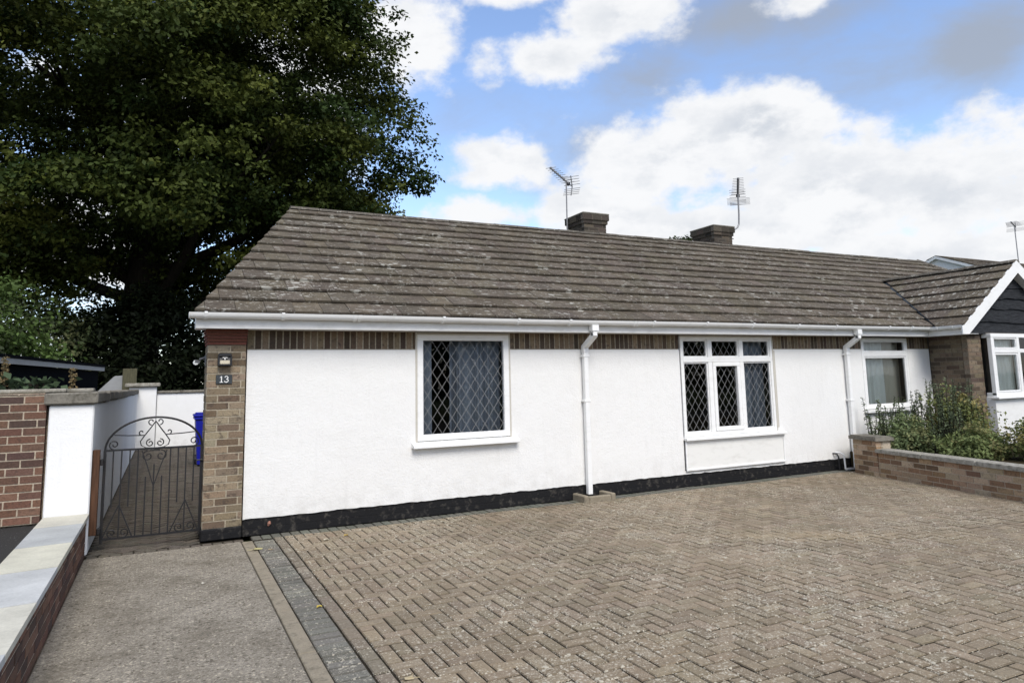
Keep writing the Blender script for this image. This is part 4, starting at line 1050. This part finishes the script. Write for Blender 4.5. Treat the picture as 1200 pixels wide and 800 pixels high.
def limb(m, p, d, L, r, depth, ends):
    pts = [Vector(p)]; dr = Vector(d).normalized(); n = 5; rs = [r]
    for i in range(n):
        dr = (dr+Vector((random.uniform(-.18, .18), random.uniform(-.18, .18), random.uniform(-.08, .14)))).normalized()
        pts.append(pts[-1]+dr*L/n); rs.append(r*(1-.55*(i+1)/n))
    m.tube(pts, rs, 8 if depth > 1 else 5)
    if depth == 0: ends.append(pts[-1]); return
    for k in range(3 if depth > 1 else 3):
        i = random.randint(2, n); nd = (dr+Vector((random.uniform(-.9, .9), random.uniform(-.9, .9), random.uniform(-.35, .6)))).normalized()
        limb(m, pts[i], nd, L*random.uniform(.55, .75), rs[i]*.6, depth-1, ends)

# the big beech behind the passage
TX, TY = -.9, 18.5
beech = thing('beech_tree', 'huge dark broadleaved tree towering over the house and the passage', 'tree', (TX, TY, 0))
m = MB(); ends = []
m.tube([(TX, TY, -.1), (TX+.05, TY, .5), (TX, TY-.05, 2.5), (TX+.2, TY, 5), (TX+.5, TY, 8), (TX+.7, TY, 12), (TX+1.0, TY, 16)], [1.05, .8, .7, .6, .45, .28, .1], 12)
for k in range(12):
    z = random.uniform(3.2, 12); a = k*2.4; limb(m, (TX+.2, TY, z), (math.cos(a), math.sin(a), random.uniform(.15, .7)), random.uniform(3.5, 5.5), .26-.012*z, 2, ends)
for (dx, dy, z) in ((-5, 2, 5.0), (5.5, 2, 5.0), (6, 2, 6.0)):
    limb(m, (TX, TY, z), (dx, dy, 3.0), 4.5, .22, 2, ends)
m.build('trunk', M_BARK, beech, True)
cx, cy, cz = .4, 18.0, 10.6
def crown_pts(n, r0, r1):
    d = rng.normal(0, 1, (n, 3)); d /= np.linalg.norm(d, axis=1)[:, None]; r = rng.uniform(r0, r1, n)
    # lobes make the outline uneven
    lob = np.array([.80+.30*(.5+.5*noise.noise(Vector(tuple(q*2.3))))+.10*noise.noise(Vector(tuple(q*5.1+3))) for q in d])
    k = r*lob; rz = np.where(d[:, 2] > 0, 9.0, 7.2)
    return np.stack([cx+d[:, 0]*np.where(d[:, 0] > 0, 7.9-2.6*np.clip(d[:, 2]-.15, 0, 1), 9.4)*k, cy+d[:, 1]*8.2*k, cz+d[:, 2]*rz*k], 1), d
# boughs: flat, drooping sprays of clumps with dark gaps between them
Bc, Bd = crown_pts(230, .80, .98); ok = Bc[:, 2] > 4.0; Bc, Bd = Bc[ok], Bd[ok]
Lb = np.stack([rng.uniform(-9, -2.6, 26), rng.uniform(14, 20, 26), rng.uniform(4.4, 7.2, 26)], 1); Lc = np.stack([rng.uniform(-8.5, -2.2, 12), rng.uniform(17, 22, 12), rng.uniform(3.2, 5.2, 12)], 1); Bc = np.concatenate([Bc, Lb, Lc]); Bd = np.concatenate([Bd, np.tile([-.6, -.7, -.2], (38, 1))])
nb, per = len(Bc), 19
br_ = rng.uniform(1.1, 2.1, nb); bi = np.repeat(np.arange(nb), per)
o_ = rng.normal(0, 1, (nb*per, 3)); o_ /= np.linalg.norm(o_, axis=1)[:, None]; o_ *= rng.random((nb*per, 1))**.4
hz = np.hypot(o_[:, 0], o_[:, 1])
out = (o_[:, :2]*Bd[bi][:, :2]).sum(1)
Cb = Bc[bi]+np.stack([o_[:, 0]*br_[bi], o_[:, 1]*br_[bi], o_[:, 2]*br_[bi]*.36-.42*br_[bi]*np.maximum(out, 0)], 1)
Pi, Di = crown_pts(2300, .25, .84)
C = np.concatenate([Cb, Pi]); DD = np.concatenate([Bd[bi], Di]); isb = np.concatenate([np.ones(len(Cb), bool), np.zeros(len(Pi), bool)])
bt = rng.normal(0, 1, nb); tone_ = np.concatenate([bt[bi], np.full(len(Pi), -.6)])  # inner clumps get darker leaves: shade inside the crown put into colour
keep = C[:, 2] > 3.5+1.2*np.array([noise.noise(Vector((p[0]*.4, p[1]*.4, 1.7))) for p in C])
keep &= ~((C[:, 2] < 6.2) & (rng.random(len(C)) < .25))
C, DD, tone_ = C[keep], DD[keep], tone_[keep]
R = rng.uniform(.40, .75, len(C)); P, dl, idx = clumps(C, R, 54, .45)
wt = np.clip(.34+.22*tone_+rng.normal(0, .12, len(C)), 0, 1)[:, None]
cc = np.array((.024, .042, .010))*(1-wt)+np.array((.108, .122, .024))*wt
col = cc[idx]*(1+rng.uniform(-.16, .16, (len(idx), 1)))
D = DD[idx]*.7+dl*.3
crown = leaf_mesh('crown', M_LEAF, P, D, rng.uniform(.12, .19, len(P)), col, .62, .35, beech, flat=.6)

def bush(name, label, cat, ctr, rad, nC, per, size, base, warm, wf, group=None, stems=8, cr=(.15, .3), hollow=.35, mat=None, ragged=.25, squash=.7):
    o = thing(name, label, cat, (ctr[0], ctr[1], max(0, ctr[2]-rad[2])), group)
    m = MB()
    for k in range(stems):
        a = random.uniform(0, 2*PI); r = random.uniform(.2, .8)
        b = Vector((ctr[0], ctr[1], ctr[2]-rad[2])); t = Vector((ctr[0]+rad[0]*r*math.cos(a), ctr[1]+rad[1]*r*math.sin(a), ctr[2]+rad[2]*random.uniform(-.1, .6)))
        m.tube([b+Vector((random.uniform(-.1, .1), random.uniform(-.1, .1), 0)), (b+t)/2+Vector((0, 0, rad[2]*.2)), t], [.03*rad[2], .02*rad[2], .006*rad[2]], 5)
    m.build('stem', M_BARK, o)
    d = rng.normal(0, 1, (nC, 3)); d /= np.linalg.norm(d, axis=1)[:, None]
    k = rng.uniform(hollow, 1, nC)**.6*np.array([1-ragged/2+ragged*noise.noise(Vector(tuple(q*2.6+ctr[0]))) for q in d])
    C = np.array(ctr)+d*k[:, None]*np.array(rad); R = rng.uniform(cr[0], cr[1], nC)
    P, dl, idx = clumps(C, R, per, squash); col = mixcol(idx, nC, base, .25, warm, wf)
    ok = P[:, 2] > ctr[2]-rad[2]; P, dl, idx, col = P[ok], dl[ok], idx[ok], col[ok]
    leaf_mesh('foliage', mat or M_LEAFS, P, d[idx]*.6+dl*.4, rng.uniform(size*.7, size*1.3, len(P)), col, .55, .2, o)
    return o
bush('holly_bush', 'dense dark evergreen mass under the big tree behind the cross wall', 'bush', (-.6, 15.8, 2.4), (2.3, 1.6, 2.5), 520, 40, .16, (.012, .017, .007), None, 0, cr=(.35, .6), squash=.9, mat=M_LEAF)
bush('laurel_bush', 'dark evergreen bush beside the house corner behind the cross wall', 'bush', (2.6, 16.2, 2.2), (1.8, 1.4, 2.4), 420, 40, .15, (.012, .018, .007), None, 0, cr=(.35, .6), squash=.9, mat=M_LEAF)
bush('elder_bush', 'pale green shrub lit by the sky behind the dark shed', 'bush', (-4.6, 12.5, 2.5), (2.4, 1.6, 2.3), 330, 42, .13, (.080, .125, .035), (.17, .21, .11), .2, cr=(.3, .55))
bush('hazel_bush', 'light green shrub under low branches beside the big trunk', 'bush', (-2.9, 15.2, 2.2), (1.5, 1.3, 2.2), 200, 40, .13, (.075, .10, .042), (.12, .13, .06), .2, cr=(.3, .5))
bush('lime_bush', 'yellow-green bush at the edge of the photo behind the shed', 'bush', (-7.2, 14.5, 2.6), (2.4, 1.8, 2.8), 260, 40, .15, (.08, .10, .03), (.13, .13, .04), .25, cr=(.35, .6))

# crown tip that shows over the ridge between the chimneys
tr = thing('garden_tree', 'small tree whose top just shows over the ridge between the chimneys', 'tree', (23.5, 20, 0))
m = MB(); m.tube([(23.5, 20, 0), (23.6, 20, 4), (23.5, 20, 8.0)], [.2, .15, .03], 8); m.build('trunk', M_BARK, tr, True)
d = np.clip(rng.normal(0, 1, (150, 3)), -1.3, 1.3); C = np.array((23.6, 20, 7.75))+d*np.array((.36, .4, .60)); P, dl, idx = clumps(C, np.full(150, .26), 30, .8)
leaf_mesh('crown', M_LEAF, P, dl, rng.uniform(.12, .2, len(P)), mixcol(idx, 150, (.035, .045, .018)), .6, .2, tr)

# shrubs in the neighbour's bed
bush('privet_bush', 'dense leafy green bush against the neighbouring brick return', 'bush', (11.55, -1.05, .62), (.62, .55, .72), 260, 42, .052, (.165, .185, .065), (.23, .20, .075), .25, 'shrubs behind the low brick wall', cr=(.10, .19), hollow=.3, stems=14, ragged=.6)
bush('privet_bush', 'low spreading bush at the edge of the photo behind the lichened coping', 'bush', (11.3, -2.6, .52), (.75, .75, .48), 220, 40, .055, (.17, .195, .068), (.23, .205, .08), .2, 'shrubs behind the low brick wall', cr=(.10, .19), hollow=.3, stems=14, ragged=.6)
bush('privet_bush', 'rounded dark green bush behind the coping beside the brick pier', 'bush', (10.65, -.75, .50), (.55, .40, .42), 190, 42, .05, (.145, .185, .085), (.19, .20, .09), .2, 'shrubs behind the low brick wall', cr=(.09, .17), hollow=.3, stems=14, ragged=.6)
bush('privet_bush', 'low leafy bush spilling over the middle of the lichened coping', 'bush', (10.75, -1.75, .42), (.8, .55, .38), 200, 42, .052, (.15, .185, .07), (.20, .19, .08), .2, 'shrubs behind the low brick wall', cr=(.09, .17), hollow=.3, stems=14, ragged=.6)
def spire_plant(label, x, y, h, n, spread, seed, lean=(0, 0)):
    random.seed(seed); o = thing('willowherb_plant', label, 'plant', (x, y, .28), 'upright plants behind the low brick wall'); m = MB(); PP, DD_ = [], []
    for k in range(n):
        bx_, by_ = x+random.uniform(-spread, spread), y+random.uniform(-spread*.5, spread*.5); hh = h*random.uniform(.65, 1.05); lx, ly = random.gauss(lean[0], .10)*hh, random.gauss(lean[1], .08)*hh
        pts = [Vector((bx_, by_, .28)), Vector((bx_+lx*.4, by_+ly*.4, .28+hh*.5)), Vector((bx_+lx, by_+ly, .28+hh))]; m.tube(pts, [.006, .004, .002], 4)
        for q in range(int(70*hh)):
            f = random.uniform(.12, 1); p = pts[0].lerp(pts[1], f*2) if f < .5 else pts[1].lerp(pts[2], f*2-1); a = random.uniform(0, 2*PI); PP.append(p); DD_.append((math.cos(a), math.sin(a), .5))
    m.build('stem', M_BARK, o); PP = np.array(PP); DD_ = np.array(DD_)
    leaf_mesh('foliage', M_LEAFS, PP, DD_, rng.uniform(.03, .06, len(PP)), np.array((.12, .15, .085))*(1+rng.uniform(-.3, .3, (len(PP), 1))), .42, .1, o, flat=.3)
spire_plant('twiggy upright plant rising in front of the neighbouring window', 10.85, -.45, .92, 34, .45, 3)
spire_plant('tallest spiky plant between the window and the brick return', 11.55, -.50, 1.15, 16, .25, 5)
spire_plant('thin plant standing directly behind the brick pier', 10.25, -.55, .62, 16, .18, 8)
spire_plant('wispy upright plant behind the middle of the lichened coping', 10.95, -1.35, .78, 22, .40, 15)
spire_plant('tall wispy plant at the very edge of the photo below the box window', 11.75, -2.55, .95, 22, .3, 18)
spire_plant('feathery plant with many upright shoots above the dense bush', 11.3, -1.15, 1.12, 26, .42, 22)
spire_plant('straggly plant leaning across the white apron wall of the gable', 12.35, -1.75, 1.0, 20, .25, 12, (.35, 0))
random.seed(21)

# plants on the neighbour's side of the red wall
def hollyhock(label, x, h):
    o = thing('hollyhock', label, 'plant', (x, .55, .3), 'flower stalks behind the red brick wall'); m = MB(); m.tube([(x, .55, .3), (x+.01, .55, h*.6), (x-.01, .55, h)], [.014, .011, .005], 5); m.build('stem', M_FENCEW, o)
    n = 280; f = rng.random(n); P = np.stack([x+np.clip(rng.normal(0, .016, n), -.03, .03), .55+np.clip(rng.normal(0, .016, n), -.03, .03), h-.42*f], 1); a = rng.uniform(0, 2*PI, n)
    leaf_mesh('seed_heads', M_LEAFS, P, np.stack([np.cos(a), np.sin(a), .3*np.ones(n)], 1), rng.uniform(.02, .045, n)*(0.6+.6*f), np.array((.20, .15, .075))*(1+rng.uniform(-.35, .35, (n, 1))), .8, 0, o, flat=.2)
hollyhock('seeding flower stalk at the edge of the photo over the wall coping', -1.45, 1.93); hollyhock('shorter seeding flower stalk in front of the dark shed wall', -.86, 1.80)
def leafy(label, x, n, h, seed):
    r = np.random.default_rng(seed); o = thing('leafy_plant', label, 'plant', (x, .5, .3), 'broad-leaved plants behind the red brick wall'); m = MB()
    for k in range(7): m.tube([(x+r.normal(0, .05), .5, .3), (x+r.normal(0, .12), .5+r.normal(0, .06), h-.05)], .006, 4)
    m.build('stem', M_BARK, o)
    P = np.stack([x+r.normal(0, .13, n), .5+r.normal(0, .1, n), h-abs(r.normal(0, .10, n))], 1); a = r.uniform(0, 2*PI, n)
    leaf_mesh('foliage', M_LEAFS, P, np.stack([np.cos(a), np.sin(a), .8*np.ones(n)], 1), r.uniform(.07, .13, n), np.array((.065, .095, .050))*(1+r.uniform(-.3, .3, (n, 1))), .62, .2, o, flat=.7)
leafy('broad-leaved plant beside the seeding stalk at the wall end', -1.55, 60, 1.70, 1); leafy('broad-leaved plant over the middle of the thin wall coping', -1.32, 60, 1.70, 2); leafy('sparse broad-leaved plant nearest the white wall end', -1.13, 40, 1.70, 3)
m = MB()
sh = thing('shed', 'dark shed with grey roof edge behind the red brick wall', 'shed', (-2.6, 5, 0))
a, b = Vector((-2.35, 1.2, 0)), Vector((-1.22, 8.8, 0)); dd = (b-a).normalized(); nn = Vector((-dd.y, dd.x, 0)); Ls = (b-a).length
def sbox(m, s0, s1, w0, w1, z0, z1):
    q = [a+dd*s+nn*w+Vector((0, 0, z)) for z in (z0, z1) for (s, w) in ((s0, w0), (s1, w0), (s1, w1), (s0, w1))]; m.hexa(q)
m = MB(); sbox(m, 0, Ls, 0, 3.2, 0, 1.95); m.build('wall', M_SHED, sh)
m = MB(); sbox(m, -.15, Ls+.12, -.10, 3.3, 2.035, 2.08); m.build('roof', M_SHED, sh)
m = MB(); sbox(m, -.14, Ls+.10, -.09, -.06, 1.955, 2.033); m.build('fascia', M_TRIMG, sh)

# fallen leaves
def fallen(label, x, y, s, c, rot, z=.008):
    m = MB(); n = 9; rim = []
    for k in range(n):
        an = 2*PI*k/n; rr = s*(1 if k % 2 == 0 else .55)*(1.25 if k == 0 else 1); rim.append((x+rr*math.cos(an+rot), y+rr*math.sin(an+rot)*.8, z+.006*math.sin(an*2)+.004))
    for k in range(n): m.poly([(x, y, z+.003), rim[k], rim[(k+1) % n]], c)
    m.tube([(x, y, z+.004), (x-s*1.6*math.cos(rot), y-s*1.6*math.sin(rot), z+.006)], .0015, 4, c)
    tag(m.build('fallen_leaf', M_LEAFS), label, 'leaf', 'fallen leaves on the paving')
fallen('large pale fallen leaf on the edging beside the pillar', .86, -.72, .055, (.50, .45, .22), .3)
fallen('thin curled fallen leaf beside the large pale one', .985, -.80, .03, (.35, .28, .17), 2.1)
fallen('pale fallen leaf on the brown blocks near the black plinth', 1.54, -.66, .034, (.55, .50, .38), 1.0)
fallen('small yellow fallen leaf near the black plinth', 1.76, -.57, .03, (.55, .38, .06), 4.0)
fallen('yellow fallen leaf on the charcoal border blocks', 1.05, -2.86, .024, (.55, .42, .08), .9)
fallen('pale fallen leaf at the bottom edge of the photo', 1.23, -4.36, .04, (.50, .42, .27), 2.6)
fallen('white speck of leaf in the middle of the concrete path', .35, -1.75, .022, (.55, .52, .44), 1.6)
m = MB(); m.tube([(1.06, .006, .085), (1.07, .004, .11), (1.075, .006, .135)], [.008, .020, .008], 7, (.30, .15, .11)); tag(m.build('snail', M_CLAY), 'small reddish snail stuck on the black plinth', 'snail')

# across the street: an unseen hedge, added to give the window panes dark reflections
m = MB(); n = 26000; P = np.stack([rng.uniform(-34, 40, n), -24+rng.uniform(-.9, .9, n), rng.uniform(.1, 1, n)**.7*4.2], 1)
P[:, 2] *= 1+.25*np.array([noise.noise(Vector((p[0]*.35, 0, 0))) for p in P]); D = rng.normal(0, 1, (n, 3)); D[:, 1] += .8
hd = leaf_mesh('hedge', M_LEAF, P, D, rng.uniform(.25, .5, n), np.array((.04, .052, .02))*(1+rng.uniform(-.3, .3, (n, 1))), .7, .2)
struct(hd, 'stuff', 'unseen hedge added across the street to darken the window reflections', 'hedge')

# ------------------------------------------------------------------ sky, sun, camera
SUN_EL, SUN_AZ = math.radians(48), math.radians(186)      # azimuth clockwise from +Y
w = bpy.data.worlds.new('World'); sc.world = w; w.use_nodes = True; T = w.node_tree; T.nodes.clear()
def nd(t, **k):
    n = T.nodes.new(t)
    for a, b in k.items(): setattr(n, a, b)
    return n
def wmath(op, a, b=None, c=None):
    n = nd('ShaderNodeMath', operation=op)
    for i, q in enumerate((a, b, c)):
        if q is None: continue
        if isinstance(q, (int, float)): n.inputs[i].default_value = q
        else: T.links.new(q, n.inputs[i])
    return n.outputs[0]
def smooth(x, a, b):
    n = nd('ShaderNodeMapRange', interpolation_type='SMOOTHSTEP'); T.links.new(x, n.inputs['Value']); n.inputs['From Min'].default_value = a; n.inputs['From Max'].default_value = b; return n.outputs['Result']
sky = nd('ShaderNodeTexSky', sky_type='NISHITA'); sky.sun_disc = False; sky.sun_elevation = SUN_EL; sky.sun_rotation = SUN_AZ; sky.altitude = 50; sky.air_density = 1.0; sky.dust_density = 1.0; sky.ozone_density = 1.6
tc = nd('ShaderNodeTexCoord'); sep = nd('ShaderNodeSeparateXYZ'); T.links.new(tc.outputs['Generated'], sep.inputs[0])
az = wmath('ARCTAN2', sep.outputs['X'], sep.outputs['Y']); el = wmath('ARCSINE', sep.outputs['Z'])
def wnoise(scale, detail, rough, st=(1, 1, 1.5), off=(0, 0, 0), dist=0.0):
    mp = nd('ShaderNodeMapping'); mp.inputs['Scale'].default_value = st; mp.inputs['Location'].default_value = off; T.links.new(tc.outputs['Generated'], mp.inputs['Vector'])
    n = nd('ShaderNodeTexNoise'); n.inputs['Scale'].default_value = scale; n.inputs['Detail'].default_value = detail; n.inputs['Roughness'].default_value = rough; n.inputs['Distortion'].default_value = dist; T.links.new(mp.outputs[0], n.inputs['Vector']); return n.outputs['Fac']
# cumulus heaps at their bearings: azimuth, elevation, half widths (degrees), weight
HEAPS = [(17.5, 27.4, 5.3, 3.7, 1), (29.5, 25.6, 6.6, 2.5, 1), (35.4, 28.1, 6.5, 2.4, 1), (25.3, 17.6, 5.4, 2.4, 1), (22.3, 13.4, 5.3, 1.8, 1), (39.7, 17.2, 10.2, 4.9, 1.01), (46.5, 18.7, 7.6, 3.7, 1.2), (51.6, 13.0, 9.9, 5.9, 1.17), (58.8, 12.0, 7.7, 6.4, 1.09), (65.8, 11.4, 6.5, 6.4, 1.09), (34.7, 13.2, 6.2, 3.0, 1), (43.4, 10.6, 15.3, 3.3, 1.01), (57.9, 7.9, 15.5, 3.5, 1.17), (25.9, 30.3, 4.4, 1.4, 0.8), (50.6, 26.8, 3.1, 1.2, 0.6), (5.7, 22.5, 9.4, 7.2, 0.8), (-5.4, 12.1, 10.2, 8.7, 0.8)]
VEILS = [(37.6, 23.2, 4.2, 2.8, 1), (45.1, 26.6, 7.3, 2.1, 1), (51.5, 25.8, 4.9, 1.7, 1), (61.7, 21.7, 5.4, 3.2, 1), (33.5, 18.6, 8.4, 3.3, 0.7), (42.4, 16.0, 6.6, 2.7, 0.8), (55.2, 20.9, 8.4, 3.5, 0.5)]
def heap_field(lst):
    f = None
    for (a, e, ra, re, wt) in lst:
        dx = wmath('MULTIPLY', wmath('SUBTRACT', az, math.radians(a)), 1/math.radians(ra)); dy = wmath('MULTIPLY', wmath('SUBTRACT', el, math.radians(e)), 1/math.radians(re))
        r = wmath('SQRT', wmath('ADD', wmath('MULTIPLY', dx, dx), wmath('MULTIPLY', dy, dy))); v = wmath('MULTIPLY', wmath('SUBTRACT', 1.0, r), wt)
        f = v if f is None else wmath('MAXIMUM', f, v)
    return f
n_big = wnoise(7, 8, .58, (1, 1, 1.6)); n_med = wnoise(16, 8, .6, (1, 1, 1.3), (3, 1, 2))
edge = wmath('ADD', wmath('MULTIPLY', wmath('SUBTRACT', n_big, .5), 2.1), wmath('MULTIPLY', wmath('SUBTRACT', n_med, .5), 1.0))
hf = heap_field(HEAPS)
# away from the measured bearings the sky is broken cloud as well
awayaz = wmath('MAXIMUM', smooth(az, math.radians(78), math.radians(100)), wmath('SUBTRACT', 1.0, smooth(az, math.radians(-75), math.radians(-40))))
away = wmath('MAXIMUM', awayaz, smooth(el, math.radians(36), math.radians(46)))
gen = wmath('ADD', wmath('MULTIPLY', away, 1.35), -1.2)
dens = wmath('ADD', wmath('MAXIMUM', hf, gen), edge)
mask = smooth(dens, -.08, .42)
thin = wnoise(3.2, 7, .62, (1, 1, 2.4), (1.7, .3, .2), .6)
veil = wmath('MULTIPLY', smooth(wmath('ADD', wmath('MULTIPLY', heap_field(VEILS), .9), wmath('ADD', wmath('MULTIPLY', wmath('SUBTRACT', thin, .5), 3.0), wmath('MULTIPLY', wmath('SUBTRACT', n_big, .5), 1.6))), -.5, 1.25), .80)
# cloud tone: bright tops, greyer bodies
tone = wnoise(11, 8, .6, (1, 1, 1.9), (.4, .2, .9)); body = smooth(dens, .25, 1.5)
br = wmath('SUBTRACT', 1.0, wmath('MULTIPLY', wmath('MULTIPLY', smooth(tone, .42, .64), .62), wmath('ADD', .25, wmath('MULTIPLY', body, .85))))
ccol = nd('ShaderNodeMix', data_type='RGBA'); T.links.new(br, ccol.inputs['Factor']); ccol.inputs['A'].default_value = (.52, .58, .67, 1); ccol.inputs['B'].default_value = (.97, .98, 1.0, 1)
bgs = nd('ShaderNodeBackground'); bgs.inputs['Strength'].default_value = .125
tint = nd('ShaderNodeMix', data_type='RGBA', blend_type='MULTIPLY'); tint.inputs['Factor'].default_value = 1; T.links.new(sky.outputs[0], tint.inputs['A']); tint.inputs['B'].default_value = (1.0, .99, 1.04, 1)
T.links.new(tint.outputs['Result'], bgs.inputs['Color'])
CL = .49
bgv = nd('ShaderNodeBackground'); bgv.inputs['Color'].default_value = (.56, .60, .66, 1); bgv.inputs['Strength'].default_value = CL*.72
bgc = nd('ShaderNodeBackground'); T.links.new(ccol.outputs['Result'], bgc.inputs['Color']); bgc.inputs['Strength'].default_value = CL
m1 = nd('ShaderNodeMixShader'); T.links.new(veil, m1.inputs[0]); T.links.new(bgs.outputs[0], m1.inputs[1]); T.links.new(bgv.outputs[0], m1.inputs[2])
m2 = nd('ShaderNodeMixShader'); T.links.new(mask, m2.inputs[0]); T.links.new(m1.outputs[0], m2.inputs[1]); T.links.new(bgc.outputs[0], m2.inputs[2])
ow = nd('ShaderNodeOutputWorld'); T.links.new(m2.outputs[0], ow.inputs['Surface'])

sl = bpy.data.lights.new('sun', 'SUN'); sl.energy = 1.6; sl.angle = math.radians(28); sl.color = (1, .955, .88)
so = bpy.data.objects.new('sun', sl); COL.objects.link(so)
sd = Vector((math.sin(SUN_AZ)*math.cos(SUN_EL), math.cos(SUN_AZ)*math.cos(SUN_EL), math.sin(SUN_EL))); so.rotation_euler = sd.to_track_quat('Z', 'Y').to_euler(); so.location = sd*60

F, PX, PY, YAW, PIT, ROLL, CY, CZ = 825.26, 610.13, 336.66, .46819, .13068, -.0228, -8.232, 1.575
f = Vector((math.sin(YAW)*math.cos(PIT), math.cos(YAW)*math.cos(PIT), math.sin(PIT))); r = Vector((math.cos(YAW), -math.sin(YAW), 0)); u = r.cross(f)
r2_ = r*math.cos(ROLL)+u*math.sin(ROLL); u2 = -r*math.sin(ROLL)+u*math.cos(ROLL)
cam = bpy.data.cameras.new('camera'); co = bpy.data.objects.new('camera', cam); COL.objects.link(co)
co.matrix_world = Matrix(((r2_.x, u2.x, -f.x, 0), (r2_.y, u2.y, -f.y, CY), (r2_.z, u2.z, -f.z, CZ), (0, 0, 0, 1)))
cam.sensor_fit = 'HORIZONTAL'; cam.sensor_width = 36; cam.lens = F/1200*36; cam.shift_x = (600-PX)/1200; cam.shift_y = (PY-400)/1200
cam.clip_start = .05; cam.clip_end = 2000; sc.camera = co
vs = sc.view_settings; vs.view_transform = 'Standard'; vs.look = 'None'; vs.exposure = 1.0; vs.gamma = 1; vs.use_curve_mapping = False
sc.cycles.max_bounces = 8; sc.cycles.transparent_max_bounces = 12
